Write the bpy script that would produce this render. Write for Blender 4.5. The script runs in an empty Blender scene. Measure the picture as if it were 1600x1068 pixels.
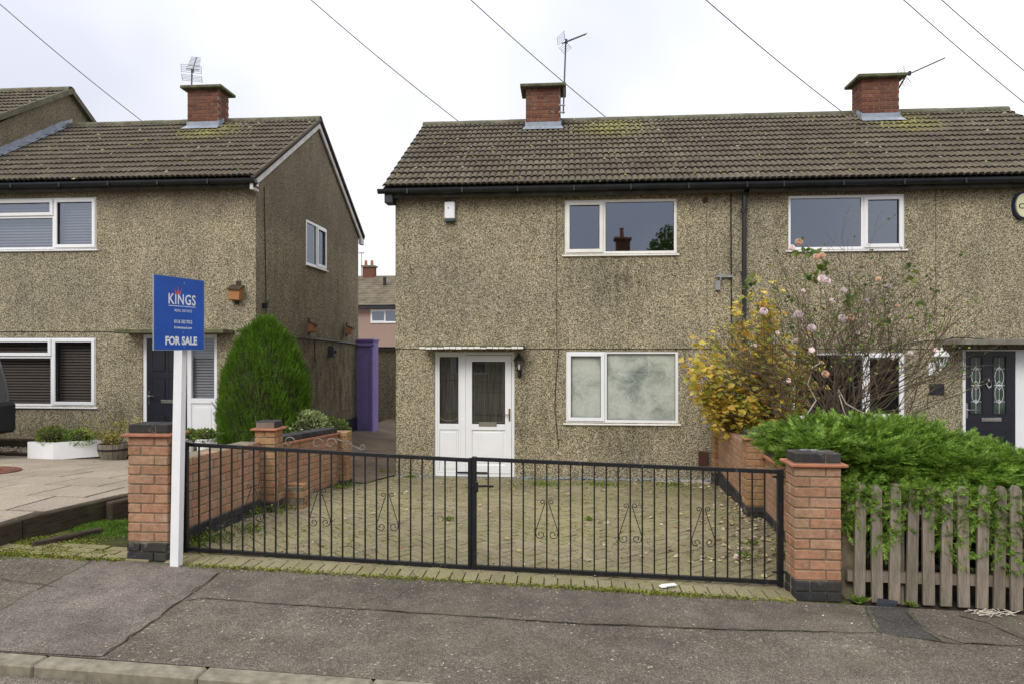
import bpy, math, random
import numpy as np
from mathutils import Vector, Matrix, Euler

# ---------------------------------------------------------------- camera, sky, sun, exposure
S = bpy.context.scene
COL = S.collection
PI = math.pi
CAMZ = 2.13
YAW = 4.55
FPX = 1067.0
cam_d = bpy.data.cameras.new('camera'); cam = bpy.data.objects.new('camera', cam_d); COL.objects.link(cam)
cam_d.sensor_width = 36; cam_d.lens = FPX/1600*36; cam_d.shift_y = 11/1600
cam_d.clip_start = 0.05; cam_d.clip_end = 1000
cam.location = (0, 0, CAMZ); cam.rotation_euler = (PI/2, 0, math.radians(YAW))
S.camera = cam
S.render.resolution_x = 1024; S.render.resolution_y = 683
S.render.engine = 'CYCLES'
S.view_settings.view_transform = 'Standard'; S.view_settings.look = 'None'
S.view_settings.exposure = 0.22; S.view_settings.gamma = 1.0; S.view_settings.use_curve_mapping = False

W = bpy.data.worlds.new('World'); S.world = W; W.use_nodes = True
wn = W.node_tree; wn.nodes.clear()
sky = wn.nodes.new('ShaderNodeTexSky'); sky.sky_type = 'NISHITA'; sky.sun_disc = False
sky.sun_elevation = math.radians(42); sky.sun_rotation = math.radians(205)
sky.air_density = 1.0; sky.dust_density = 3.0
skys = wn.nodes.new('ShaderNodeVectorMath'); skys.operation = 'SCALE'; skys.inputs['Scale'].default_value = 0.10
wn.links.new(sky.outputs['Color'], skys.inputs[0])
# overcast cloud deck: brighter towards the zenith (CIE overcast sky), soft cloud texture
geo = wn.nodes.new('ShaderNodeTexCoord'); sep = wn.nodes.new('ShaderNodeSeparateXYZ')
wn.links.new(geo.outputs['Generated'], sep.inputs[0])
grad = wn.nodes.new('ShaderNodeMapRange'); grad.inputs['From Min'].default_value = 0.0; grad.inputs['From Max'].default_value = 1.0
grad.inputs['To Min'].default_value = 0.86; grad.inputs['To Max'].default_value = 1.9
pw = wn.nodes.new('ShaderNodeMath'); pw.operation = 'POWER'; pw.use_clamp = True; pw.inputs[1].default_value = 1.6
wn.links.new(sep.outputs['Z'], pw.inputs[0]); wn.links.new(pw.outputs[0], grad.inputs['Value'])
cn = wn.nodes.new('ShaderNodeTexNoise'); cn.inputs['Scale'].default_value = 1.1; cn.inputs['Detail'].default_value = 4
cmap = wn.nodes.new('ShaderNodeMapping'); cmap.inputs['Location'].default_value = (4.0, 13.0, 1.0)
wn.links.new(geo.outputs['Generated'], cmap.inputs['Vector']); wn.links.new(cmap.outputs[0], cn.inputs['Vector'])
cr = wn.nodes.new('ShaderNodeValToRGB')
cr.color_ramp.elements[0].position = 0.44; cr.color_ramp.elements[0].color = (0.71, 0.73, 0.83, 1)
cr.color_ramp.elements[1].position = 0.58; cr.color_ramp.elements[1].color = (1.08, 1.08, 1.10, 1)
wn.links.new(cn.outputs['Fac'], cr.inputs['Fac'])
cm = wn.nodes.new('ShaderNodeVectorMath'); cm.operation = 'SCALE'
wn.links.new(cr.outputs['Color'], cm.inputs[0]); wn.links.new(grad.outputs['Result'], cm.inputs['Scale'])
mx = wn.nodes.new('ShaderNodeMix'); mx.data_type = 'RGBA'; mx.inputs['Factor'].default_value = 0.93
wn.links.new(skys.outputs[0], mx.inputs['A']); wn.links.new(cm.outputs[0], mx.inputs['B'])
bg = wn.nodes.new('ShaderNodeBackground'); bg.inputs['Strength'].default_value = 1.0
wn.links.new(mx.outputs['Result'], bg.inputs['Color'])
wo = wn.nodes.new('ShaderNodeOutputWorld'); wn.links.new(bg.outputs[0], wo.inputs['Surface'])

sun_d = bpy.data.lights.new('sun', 'SUN'); sun_d.energy = 1.5; sun_d.angle = math.radians(25); sun_d.color = (1.0, 0.97, 0.9)
sun = bpy.data.objects.new('sun', sun_d); COL.objects.link(sun)
sun.rotation_euler = (math.radians(50), 0, math.radians(-22))      # from behind the camera, a little to the left

# ---------------------------------------------------------------- measuring helpers (photo pixel + known depth -> metres)
ca, sa = math.cos(math.radians(YAW)), math.sin(math.radians(YAW))
def at(px, py, Y):
    u = (px-800)/FPX; t = Y/(ca+u*sa)
    return Vector((t*(-sa+ca*u), Y, CAMZ+(545-py)/FPX*t))
def atx(px, py, X):
    u = (px-800)/FPX; t = X/(-sa+ca*u)
    return Vector((X, t*(ca+u*sa), CAMZ+(545-py)/FPX*t))
def Zp(X, Y):
    return 0.48-0.0327*(max(-14, min(14, X))+3.24)+0.025*(Y-5.1)
def atp(px, py):                     # on the footpath plane
    u = (px-800)/FPX; dx, dy, dz = -sa+ca*u, ca+u*sa, (545-py)/FPX
    t = (CAMZ-0.48+0.0327*3.24+0.025*5.1)/(-0.0327*dx+0.025*dy-dz)
    return Vector((t*dx, t*dy, CAMZ+dz*t))
def lerp(a, b, t): return a+(b-a)*t
def cl(t): return max(0.0, min(1.0, t))
def G(X, Y):
    if Y <= 5.1: return Zp(X, Y)
    s = cl((Y-5.1)/6.15); f = 1-s**1.8
    E = 0.30*cl((-3-X)/2.2)
    z = Zp(X, 5.1)*f+E*(1-f)
    if Y > 11.25: z -= min(0.3, (Y-11.25)*0.045)*(1 if X < -2 else 0.3)
    return z
def slabz(X, Y):
    return 0.69-0.012*(X+4.5)-0.31*cl((Y-6)/4.2)**1.6

# ---------------------------------------------------------------- mesh + object helpers
WL = {}
def wl(o): return WL.get(o.name, Vector((0, 0, 0))) if o else Vector((0, 0, 0))
class MB:
    def __init__(s, xf=None): s.v = []; s.f = []; s.xf = xf
    def add(s, vs, fs):
        n = len(s.v)
        for p in vs:
            p = Vector(p)
            s.v.append(s.xf @ p if s.xf else p)
        s.f += [tuple(i+n for i in f) for f in fs]
        return s
    def box(s, a, b, ch=0.0):
        x0, y0, z0 = (min(a[i], b[i]) for i in range(3)); x1, y1, z1 = (max(a[i], b[i]) for i in range(3))
        if ch <= 0:
            vs = [(x0,y0,z0),(x1,y0,z0),(x1,y1,z0),(x0,y1,z0),(x0,y0,z1),(x1,y0,z1),(x1,y1,z1),(x0,y1,z1)]
            return s.add(vs, [(0,3,2,1),(4,5,6,7),(0,1,5,4),(1,2,6,5),(2,3,7,6),(3,0,4,7)])
        c = ch; vs = []
        for sx in (0, 1):
            for sy in (0, 1):
                for sz in (0, 1):
                    X, Y, Z = (x1 if sx else x0), (y1 if sy else y0), (z1 if sz else z0)
                    ix, iy, iz = (-c if sx else c), (-c if sy else c), (-c if sz else c)
                    vs += [(X, Y+iy, Z+iz), (X+ix, Y, Z+iz), (X+ix, Y+iy, Z)]
        def id(sx, sy, sz, k): return (sx*4+sy*2+sz)*3+k
        fs = []
        for q in (0, 1):
            fs.append([id(q,0,0,0), id(q,1,0,0), id(q,1,1,0), id(q,0,1,0)])
            fs.append([id(0,q,0,1), id(1,q,0,1), id(1,q,1,1), id(0,q,1,1)])
            fs.append([id(0,0,q,2), id(1,0,q,2), id(1,1,q,2), id(0,1,q,2)])
        for a_ in (0, 1):
            for b_ in (0, 1):
                fs.append([id(a_,b_,0,0), id(a_,b_,1,0), id(a_,b_,1,1), id(a_,b_,0,1)])
                fs.append([id(a_,0,b_,0), id(a_,1,b_,0), id(a_,1,b_,2), id(a_,0,b_,2)])
                fs.append([id(0,a_,b_,1), id(1,a_,b_,1), id(1,a_,b_,2), id(0,a_,b_,2)])
        for sx in (0, 1):
            for sy in (0, 1):
                for sz in (0, 1): fs.append([id(sx,sy,sz,0), id(sx,sy,sz,1), id(sx,sy,sz,2)])
        cc = Vector(((x0+x1)/2, (y0+y1)/2, (z0+z1)/2)); out = []
        for f in fs:
            p = [Vector(vs[i]) for i in f]; n = (p[1]-p[0]).cross(p[2]-p[0])
            out.append(tuple(f) if n.dot(sum(p, Vector())/len(p)-cc) > 0 else tuple(reversed(f)))
        return s.add(vs, out)
    def tube(s, pts, r, n=6, cap=True, r1=None):
        pts = [Vector(p) for p in pts]; m = len(pts); rings = []
        up = Vector((0, 0, 1)); prev = None
        for i, p in enumerate(pts):
            d = (pts[min(i+1, m-1)]-pts[max(i-1, 0)])
            if d.length < 1e-9: d = Vector((0, 0, 1))
            d.normalize()
            a = (prev if prev else (Vector((1, 0, 0)) if abs(d.z) > .9 else up)); a = a-d*a.dot(d)
            if a.length < 1e-6: a = d.orthogonal()
            a.normalize(); prev = a; b = d.cross(a)
            rr = r if r1 is None else lerp(r, r1, i/max(1, m-1))
            rings.append([p+(a*math.cos(2*PI*k/n)+b*math.sin(2*PI*k/n))*rr for k in range(n)])
        vs = [q for R in rings for q in R]; fs = []
        for i in range(m-1):
            for k in range(n):
                fs.append((i*n+k, i*n+(k+1) % n, (i+1)*n+(k+1) % n, (i+1)*n+k))
        if cap: fs += [tuple(reversed(range(n))), tuple((m-1)*n+k for k in range(n))]
        return s.add(vs, fs)
    def lathe(s, c, prof, n=16):
        c = Vector(c); vs = []; m = len(prof)
        for r, z in prof:
            vs += [c+Vector((r*math.cos(2*PI*k/n), r*math.sin(2*PI*k/n), z)) for k in range(n)]
        fs = [(i*n+k, i*n+(k+1) % n, (i+1)*n+(k+1) % n, (i+1)*n+k) for i in range(m-1) for k in range(n)]
        fs += [tuple(reversed(range(n))), tuple((m-1)*n+k for k in range(n))]
        return s.add(vs, fs)
    def quad(s, a, b, c, d): return s.add([a, b, c, d], [(0, 1, 2, 3)])
    def prism(s, poly, y0, y1):      # poly in (x,z), extruded in y
        n = len(poly)
        vs = [(p[0], y0, p[1]) for p in poly]+[(p[0], y1, p[1]) for p in poly]
        return s.add(vs, [tuple(range(n)), tuple(reversed(range(n, 2*n)))]+[(i, i+n, (i+1) % n+n, (i+1) % n) for i in range(n)])
    def grid(s, fn, nx, ny):
        vs = [fn(i/nx, j/ny) for j in range(ny+1) for i in range(nx+1)]
        return s.add(vs, [(j*(nx+1)+i, j*(nx+1)+i+1, (j+1)*(nx+1)+i+1, (j+1)*(nx+1)+i) for j in range(ny) for i in range(nx)])
    def mesh(s, name, mat, off=Vector((0, 0, 0)), smooth=False):
        m = bpy.data.meshes.new(name)
        m.from_pydata([tuple(p-off) for p in s.v], [], s.f)
        if mat: m.materials.append(mat)
        if smooth: m.polygons.foreach_set('use_smooth', [True]*len(m.polygons))
        m.update(); return m
def props(o, label=None, cat=None, group=None, kind=None):
    if label: o['label'] = label
    if cat: o['category'] = cat
    if group: o['group'] = group
    if kind: o['kind'] = kind
    return o
def thing(name, loc, label, cat, group=None, kind=None):
    o = bpy.data.objects.new(name, None); o.empty_display_size = .1; COL.objects.link(o)
    o.location = loc; WL[o.name] = Vector(loc)
    return props(o, label, cat, group, kind)
def part(name, mb, mat, parent=None, label=None, kind=None, smooth=False):
    w = wl(parent)
    m = mb.mesh(name, mat, w, smooth)
    o = bpy.data.objects.new(name, m); COL.objects.link(o)
    if parent: o.parent = parent
    WL[o.name] = w.copy()
    return props(o, label=label, kind=kind)
def one(name, mb, mat, loc, label, cat, group=None, kind=None, smooth=False):
    loc = Vector(loc); m = mb.mesh(name, mat, loc, smooth)
    o = bpy.data.objects.new(name, m); COL.objects.link(o); o.location = loc; WL[o.name] = loc
    return props(o, label, cat, group, kind)
def struct(name, mb, mat, smooth=False):
    m = mb.mesh(name, mat, Vector(), smooth); o = bpy.data.objects.new(name, m); COL.objects.link(o)
    return props(o, kind='structure')
def piece(name, mesh, parent, loc, rot=(0, 0, 0), scale=(1, 1, 1), quat=None):
    o = bpy.data.objects.new(name, mesh); COL.objects.link(o); o.parent = parent
    o.location = Vector(loc)-wl(parent)
    if quat is not None: o.rotation_mode = 'QUATERNION'; o.rotation_quaternion = quat
    else: o.rotation_euler = rot
    o.scale = scale
    WL[o.name] = Vector(loc)
    return o
def np_mesh(name, V, F, mat, off=(0, 0, 0)):      # V (n,3); F (m,k) all same k
    V = np.asarray(V, dtype=np.float32)-np.asarray(off, dtype=np.float32); F = np.asarray(F, dtype=np.int32)
    m = bpy.data.meshes.new(name); k = F.shape[1]
    m.vertices.add(len(V)); m.vertices.foreach_set('co', V.ravel())
    m.loops.add(F.size); m.loops.foreach_set('vertex_index', F.ravel())
    m.polygons.add(len(F)); m.polygons.foreach_set('loop_start', np.arange(0, F.size, k, dtype=np.int32))
    m.polygons.foreach_set('loop_total', np.full(len(F), k, dtype=np.int32))
    m.update(calc_edges=True); m.validate(); m.materials.append(mat); return m
def scatter(PV, PF, locs, R, sc):     # proto verts (p,3), faces (f,k); locs (n,3), R (n,3,3), sc (n,) or (n,3)
    PV = np.asarray(PV, float); PF = np.asarray(PF, int); n = len(locs)
    sc = np.asarray(sc, float); sc = sc[:, None] if sc.ndim == 1 else sc
    Vv = PV[None]*sc[:, None, :]
    Vv = np.einsum('nij,npj->npi', R, Vv)+np.asarray(locs)[:, None, :]
    F = PF[None]+(np.arange(n)*len(PV))[:, None, None]
    return Vv.reshape(-1, 3), F.reshape(-1, PF.shape[1])
def frames(d, roll):                  # rotation matrices whose local +Y points along d
    d = np.asarray(d, float); d = d/np.linalg.norm(d, axis=1, keepdims=True)
    up = np.tile([0., 0., 1.], (len(d), 1)); up[np.abs(d[:, 2]) > .97] = [1, 0, 0]
    x = np.cross(d, up); x /= np.linalg.norm(x, axis=1, keepdims=True); z = np.cross(x, d)
    c, s = np.cos(roll)[:, None], np.sin(roll)[:, None]
    x2 = x*c+z*s; z2 = -x*s+z*c
    return np.stack([x2, d, z2], axis=2)

# ---------------------------------------------------------------- material helpers
class MT:
    def __init__(s, name, rough=.85, spec=.3, metal=0):
        s.m = bpy.data.materials.new(name); s.m.use_nodes = True; s.nt = s.m.node_tree
        s.b = s.nt.nodes['Principled BSDF']; s.b.inputs['Roughness'].default_value = rough
        s.b.inputs['Specular IOR Level'].default_value = spec; s.b.inputs['Metallic'].default_value = metal
        s.tc = s.n('ShaderNodeTexCoord'); s.pos = s.n('ShaderNodeNewGeometry').outputs['Position']
        s.obj = s.tc.outputs['Object']
    def n(s, t): return s.nt.nodes.new(t)
    def l(s, a, b): s.nt.links.new(a, b)
    def setin(s, sock, v):
        if hasattr(v, 'is_output') or isinstance(v, bpy.types.NodeSocket): s.l(v, sock)
        elif isinstance(v, (tuple, list)) and len(v) == 3 and sock.type == 'RGBA': sock.default_value = (*v, 1)
        else: sock.default_value = v
    def map(s, co, sc):
        n = s.n('ShaderNodeMapping'); s.l(co, n.inputs['Vector']); n.inputs['Scale'].default_value = sc; return n.outputs[0]
    def noise(s, sc, det=3, co=None, rough=.55, dist=0):
        n = s.n('ShaderNodeTexNoise'); s.l(co or s.pos, n.inputs['Vector']); n.inputs['Scale'].default_value = sc
        n.inputs['Detail'].default_value = det; n.inputs['Roughness'].default_value = rough; n.inputs['Distortion'].default_value = dist
        return n.outputs['Fac']
    def vor(s, sc, co=None, out='Color', feat='F1'):
        n = s.n('ShaderNodeTexVoronoi'); n.feature = feat; s.l(co or s.pos, n.inputs['Vector']); n.inputs['Scale'].default_value = sc
        return n.outputs[out]
    def ramp(s, f, st, const=False):
        n = s.n('ShaderNodeValToRGB'); e = n.color_ramp.elements
        if const: n.color_ramp.interpolation = 'CONSTANT'
        while len(e) < len(st): e.new(.5)
        for k, (p, c) in enumerate(st):
            e[k].position = p; e[k].color = (*c, 1) if not isinstance(c, (int, float)) else (c, c, c, 1)
        s.l(f, n.inputs[0]); return n.outputs[0]
    def mix(s, f, a, b, mode='MIX'):
        n = s.n('ShaderNodeMix'); n.data_type = 'RGBA'; n.blend_type = mode
        s.setin(n.inputs['Factor'], f); s.setin(n.inputs['A'], a); s.setin(n.inputs['B'], b); return n.outputs['Result']
    def math(s, op, a, b=0.0):
        n = s.n('ShaderNodeMath'); n.operation = op; s.setin(n.inputs[0], a); s.setin(n.inputs[1], b); return n.outputs[0]
    def rnd(s):
        a = s.n('ShaderNodeObjectInfo').outputs['Random']; b = s.n('ShaderNodeNewGeometry').outputs['Random Per Island']
        return s.math('FRACT', s.math('ADD', a, b))
    def xyz(s, co=None):
        n = s.n('ShaderNodeSeparateXYZ'); s.l(co or s.pos, n.inputs[0]); return n.outputs
    def col(s, c): s.setin(s.b.inputs['Base Color'], c); return s
    def bump(s, h, st=.3, d=.01):
        n = s.n('ShaderNodeBump'); n.inputs['Strength'].default_value = st; n.inputs['Distance'].default_value = d
        s.l(h, n.inputs['Height']); s.l(n.outputs[0], s.b.inputs['Normal']); return s
    def blob(s, c, r, edge=.5):       # 1 near c, fading to 0 at distance r (metres, world)
        n = s.n('ShaderNodeVectorMath'); n.operation = 'DISTANCE'; s.l(s.pos, n.inputs[0]); n.inputs[1].default_value = c
        mr = s.n('ShaderNodeMapRange'); s.l(n.outputs['Value'], mr.inputs['Value'])
        mr.inputs['From Min'].default_value = r*edge; mr.inputs['From Max'].default_value = r
        mr.inputs['To Min'].default_value = 1; mr.inputs['To Max'].default_value = 0; return mr.outputs[0]

def plain(name, c, rough=.6, spec=.3, metal=0, var=.12, sc=9, bump=0):
    t = MT(name, rough, spec, metal); a = tuple(x*(1-var) for x in c); b = tuple(min(1, x*(1+var)) for x in c)
    n = t.noise(sc, 4); t.col(t.ramp(n, [(.3, a), (.7, b)]))
    if bump: t.bump(t.noise(sc*12, 3), bump, .004)
    return t.m

def pebbledash(name, dark, mid, light, gain=1.0, streaks=()):
    t = MT(name, .92, .25)
    v1 = t.vor(98); v2 = t.vor(190)
    g = lambda v: t.math('MULTIPLY', t.xyz(v)[0], 1.0)
    f = t.math('ADD', t.math('MULTIPLY', g(v1), .62), t.math('MULTIPLY', g(v2), .38))
    k = lambda c: tuple(x*gain for x in c)
    c = t.ramp(f, [(.10, k(dark)), (.30, k(tuple((a+b)/2.1 for a, b in zip(dark, mid)))), (.48, k(mid)), (.66, k(light)), (.9, k(tuple(min(.95, x*1.5) for x in light)))])
    big = t.ramp(t.noise(.55, 5, rough=.6), [(.3, (.78, .78, .80)), (.7, (1.12, 1.10, 1.04))])
    c = t.mix(1.0, c, big, 'MULTIPLY')
    c = t.mix(1.0, c, t.ramp(t.noise(3.2, 4, co=t.map(t.pos, (1.6, 1.6, .45))), [(.32, (.82, .83, .82)), (.62, (1.05, 1.05, 1.03))]), 'MULTIPLY')
    # soot and damp below sills and at the foot of the wall
    for (cx, cy, cz, r) in streaks:
        b = t.blob((cx, cy, cz), r, .1)
        m = t.math('MULTIPLY', b, t.ramp(t.noise(5, 4, co=t.map(t.pos, (1.5, 1, .5))), [(.35, 0.0), (.65, 1.0)]))
        c = t.mix(m, c, t.mix(1.0, c, (.42, .42, .42), 'MULTIPLY'))
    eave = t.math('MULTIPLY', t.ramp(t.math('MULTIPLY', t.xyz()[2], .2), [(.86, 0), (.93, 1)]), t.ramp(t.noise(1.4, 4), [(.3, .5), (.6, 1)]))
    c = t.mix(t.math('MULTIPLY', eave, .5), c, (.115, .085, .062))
    t.col(c); t.bump(t.math('ADD', t.vor(98, out='Distance'), t.noise(120, 2)), .8, .007)
    return t.m

def brickmat(name, a, b, c, mossy=.0):
    t = MT(name, .88, .2); r = t.rnd()
    col = t.ramp(r, [(0, a), (.35, b), (.7, c), (1, a)])
    col = t.mix(.55, col, t.mix(1, col, t.ramp(t.noise(26, 5), [(.3, .62), (.7, 1.25)]), 'MULTIPLY'))
    st = t.ramp(t.noise(2.6, 4), [(.5, 0), (.72, 1)])
    col = t.mix(t.math('MULTIPLY', st, .30), col, (.10, .085, .06))
    col = t.mix(t.math('MULTIPLY', t.ramp(t.noise(7, 5, rough=.75), [(.58, 0), (.70, 1)]), .35), col, (.52, .42, .33))
    col = t.mix(t.math('MULTIPLY', t.ramp(t.noise(45, 4, rough=.7), [(.60, 0), (.66, 1)]), .55), col, (.09, .055, .04))
    if mossy: col = t.mix(t.math('MULTIPLY', t.ramp(t.noise(4.5, 4, rough=.7), [(.5, 0), (.7, 1)]), mossy), col, (.10, .12, .035))
    t.col(col); t.bump(t.noise(90, 4), .5, .006); return t.m

WX = at(970, 400, 11.25)
M = {}
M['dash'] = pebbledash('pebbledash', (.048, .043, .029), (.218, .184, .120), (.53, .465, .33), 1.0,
    [(WX.x, 11.25, .70, .8), (at(1235, 700, 11.25).x, 11.2, .5, 1.2), (at(815, 650, 11.25).x, 11.2, .9, .8), (WX.x, 11.2, 3.3, .75),
     (at(240, 520, 11.6).x, 11.6, 2.7, .5), (at(190, 700, 11.6).x, 11.6, .8, .7)])
M['dash_side'] = pebbledash('pebbledash_side_shaded', (.040, .036, .025), (.165, .136, .088), (.43, .37, .255), 1.0,  # side and rear copy of the pebbledash, shade darkened into its colour
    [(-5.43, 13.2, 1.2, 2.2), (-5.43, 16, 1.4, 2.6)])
M['dash_pink'] = plain('pink_render', (.36, .25, .20), .9, bump=.3)

def tilemat(name, lich):
    t = MT(name, .9, .2); r = t.rnd()
    c = t.ramp(r, [(0, (.108, .090, .064)), (.4, (.125, .104, .074)), (.75, (.098, .081, .058)), (1, (.138, .116, .083))])
    c = t.mix(1, c, t.ramp(t.noise(1.1, 4), [(.3, .80), (.7, 1.22)]), 'MULTIPLY')
    c = t.mix(1, c, t.ramp(t.noise(34, 3), [(.3, .7), (.7, 1.25)]), 'MULTIPLY')
    spots = t.ramp(t.vor(5.5, out='Distance'), [(.05, 1), (.09, 0)])
    spots = t.math('MULTIPLY', spots, t.ramp(t.noise(1.7, 2), [(.5, 0), (.6, 1)]))
    c = t.mix(t.math('MULTIPLY', spots, .6), c, (.42, .40, .33))
    c = t.mix(t.math('MULTIPLY', t.ramp(t.noise(2.1, 5, rough=.7), [(.56, 0), (.74, 1)]), .35), c, (.13, .13, .05))
    for (p, rad) in lich:
        m = t.math('MULTIPLY', t.blob(p, rad, .1), t.ramp(t.noise(9, 5, rough=.7), [(.35, 0), (.55, 1)]))
        c = t.mix(t.math('MULTIPLY', m, .9), c, t.ramp(t.noise(20, 4), [(.4, (.16, .16, .04)), (.6, (.38, .35, .09))]))
    t.col(c); t.bump(t.noise(60, 4), .4, .006); return t.m
M['tile'] = tilemat('roof_tile', [((.1+.75, 13.6, 6.6), .9), ((6.4, 13.5, 6.45), .8), ((-6.9-.6, 13.7, 6.75), .8)])
M['tile_butt'] = plain('dark_tile_edge', (.042, .036, .026), .95, var=.4, sc=8)  # dirty tile lips, also painted dark to draw the course shadow lines
M['ridge'] = plain('ridge_tile', (.125, .118, .078), .9, var=.35, sc=6, bump=.5)
M['underlay'] = plain('roof_underlay', (.02, .018, .015), .9)
M['brick_red'] = brickmat('chimney_brick', (.165, .062, .040), (.205, .085, .052), (.115, .048, .034))
M['brick_org'] = brickmat('orange_brick', (.36, .185, .112), (.43, .235, .145), (.40, .245, .155), .35)
M['brick_old'] = brickmat('weathered_orange_brick', (.37, .20, .105), (.42, .25, .13), (.32, .17, .09), .45)
M['brick_blue'] = brickmat('blue_brick', (.035, .034, .036), (.050, .048, .050), (.028, .028, .031), .1)
M['creasing'] = plain('clay_creasing', (.36, .15, .085), .85, var=.2, sc=12, bump=.4)
M['mortar'] = plain('mortar', (.20, .17, .115), .95, var=.35, sc=14, bump=.4)
M['mortar_d'] = plain('dark_mortar', (.19, .14, .105), .95, var=.2)
M['upvc'] = plain('white_upvc', (.84, .84, .84), .28, .5, var=.03, sc=3)
M['upvc_old'] = plain('dirty_white_upvc', (.80, .78, .72), .4, .4, var=.08, sc=4)
M['gasket'] = plain('gasket', (.03, .03, .03), .6)
M['black'] = plain('black_plastic', (.013, .014, .017), .35, .5, var=.3)
M['fascia'] = plain('old_fascia', (.05, .045, .038), .8, var=.5, sc=5)
M['gutter'] = plain('gutter_plastic', (.012, .014, .018), .4, .5, var=.4, sc=5)
M['soffit'] = plain('soffit', (.12, .11, .095), .85, var=.3)
M['verge'] = plain('white_painted_bargeboard', (.62, .60, .56), .7, var=.18, sc=5)
M['lead'] = plain('lead_flashing', (.26, .29, .34), .45, .5, var=.2, sc=7)
M['conc'] = plain('concrete', (.19, .18, .14), .93, var=.35, sc=6, bump=.5)
M['conc_moss'] = plain('mossy_concrete', (.115, .115, .06), .95, var=.4, sc=7, bump=.6)
M['metal'] = plain('galvanised_steel', (.35, .36, .36), .4, .5, .6, var=.2)
M['metal_d'] = plain('dark_aerial_metal', (.06, .06, .065), .45, .5, .5, var=.2)
M['chrome'] = plain('chrome', (.6, .6, .58), .22, .5, 1, var=.05)
M['brass'] = plain('brass', (.30, .20, .08), .35, .5, .9, var=.2)
M['navy'] = plain('navy_door', (.012, .013, .022), .35, .5, var=.2)
M['white'] = plain('white_paint', (.82, .82, .82), .5, .4, var=.04)
M['terra'] = plain('brown_plastic', (.075, .028, .02), .6, var=.15)
M['purple'] = plain('purple_paint', (.25, .19, .46), .6, .4, var=.12, sc=3)
M['plank'] = plain('grey_plank', (.20, .18, .16), .9, var=.3, sc=12, bump=.5)
def iron():
    t = MT('black_iron', .42, .45)
    wear = t.ramp(t.noise(38, 5, co=t.map(t.pos, (1, 1, .5)), rough=.7), [(.60, 0), (.72, 1)])
    c = t.mix(t.math('MULTIPLY', wear, .5), (.010, .010, .012), (.17, .17, .18)); t.col(c); return t.m
M['iron'] = iron()
def wood(name, a, b, moss, grain=(9, 9, .8)):
    t = MT(name, .92, .15)
    g = t.noise(7, 6, co=t.map(t.obj, grain), rough=.65)
    c = t.ramp(g, [(.28, a), (.5, tuple((x+y)/2 for x, y in zip(a, b))), (.74, b)])
    c = t.mix(1, c, t.ramp(t.rnd(), [(0, .82), (1, 1.2)]), 'MULTIPLY')
    c = t.mix(t.math('MULTIPLY', t.ramp(t.noise(3.5, 4, rough=.7), [(.48, 0), (.7, 1)]), moss), c, (.10, .125, .055))
    t.col(c); t.bump(g, .6, .008); return t.m
M['picket'] = wood('weathered_picket', (.13, .105, .08), (.31, .265, .21), .45)
M['sleeper'] = wood('timber_sleeper', (.030, .023, .017), (.10, .075, .052), .35, (.9, 9, 9))
M['birdbox'] = wood('birdbox_wood', (.30, .13, .05), (.48, .24, .11), .0)

def tarmac(name, a, b, spots=.5, green=.15):
    t = MT(name, .93, .2)
    f = t.math('ADD', t.math('MULTIPLY', t.xyz(t.vor(150))[0], .5), t.math('MULTIPLY', t.xyz(t.vor(320))[0], .5))
    c = t.ramp(f, [(.15, tuple(x*.55 for x in a)), (.5, a), (.8, b), (1, tuple(x*1.5 for x in b))])
    c = t.mix(1, c, t.ramp(t.noise(.9, 6, rough=.6), [(.3, .66), (.7, 1.25)]), 'MULTIPLY')
    c = t.mix(1, c, t.ramp(t.noise(5, 5, rough=.65), [(.38, .80), (.6, 1.06)]), 'MULTIPLY')
    sp = t.ramp(t.vor(24, out='Distance', co=t.map(t.pos, (1, 1, 0))), [(.14, 1), (.24, 0)])
    sp = t.math('MULTIPLY', sp, t.ramp(t.noise(30, 3), [(.42, 0), (.52, 1)]))
    sp = t.math('MULTIPLY', sp, t.ramp(t.noise(2.2, 3, rough=.6), [(.42, 0), (.56, 1)]))
    sp2 = t.math('MULTIPLY', t.ramp(t.noise(42, 3, rough=.7), [(.60, 0), (.66, 1)]), t.ramp(t.noise(3.1, 3), [(.45, 0), (.65, 1)]))
    c = t.mix(t.math('MULTIPLY', t.math('MAXIMUM', sp, t.math('MULTIPLY', sp2, .6)), spots), c, (.42, .42, .31))
    gr = t.math('MULTIPLY', t.ramp(t.noise(1.6, 6, rough=.7), [(.5, 0), (.75, 1)]), green)
    c = t.mix(gr, c, (.095, .095, .045))
    t.col(c); t.bump(t.math('ADD', t.vor(150, out='Distance'), t.noise(9, 5)), .55, .007); return t.m
M['tarmac'] = tarmac('old_tarmac', (.124, .104, .081), (.225, .194, .155), .75, .3)
M['tarmac2'] = tarmac('smooth_tarmac', (.130, .109, .086), (.198, .170, .135), .5, .35)
M['tarmac_red'] = tarmac('reddish_tarmac', (.150, .126, .106), (.255, .217, .183), .25, .05)
M['tarmac_dk'] = tarmac('dark_tarmac_patch', (.065, .06, .055), (.12, .11, .10), .2, .15)
M['road'] = tarmac('road', (.17, .14, .11), (.30, .26, .205), .2, .1)
M['path_t'] = tarmac('side_path', (.15, .112, .078), (.24, .185, .13), .15, .3)
M['crack'] = plain('crack_moss', (.055, .058, .030), .95, var=.6, sc=5)
M['kerb'] = plain('kerb_concrete', (.225, .200, .145), .93, var=.3, sc=16, bump=.7)
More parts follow.
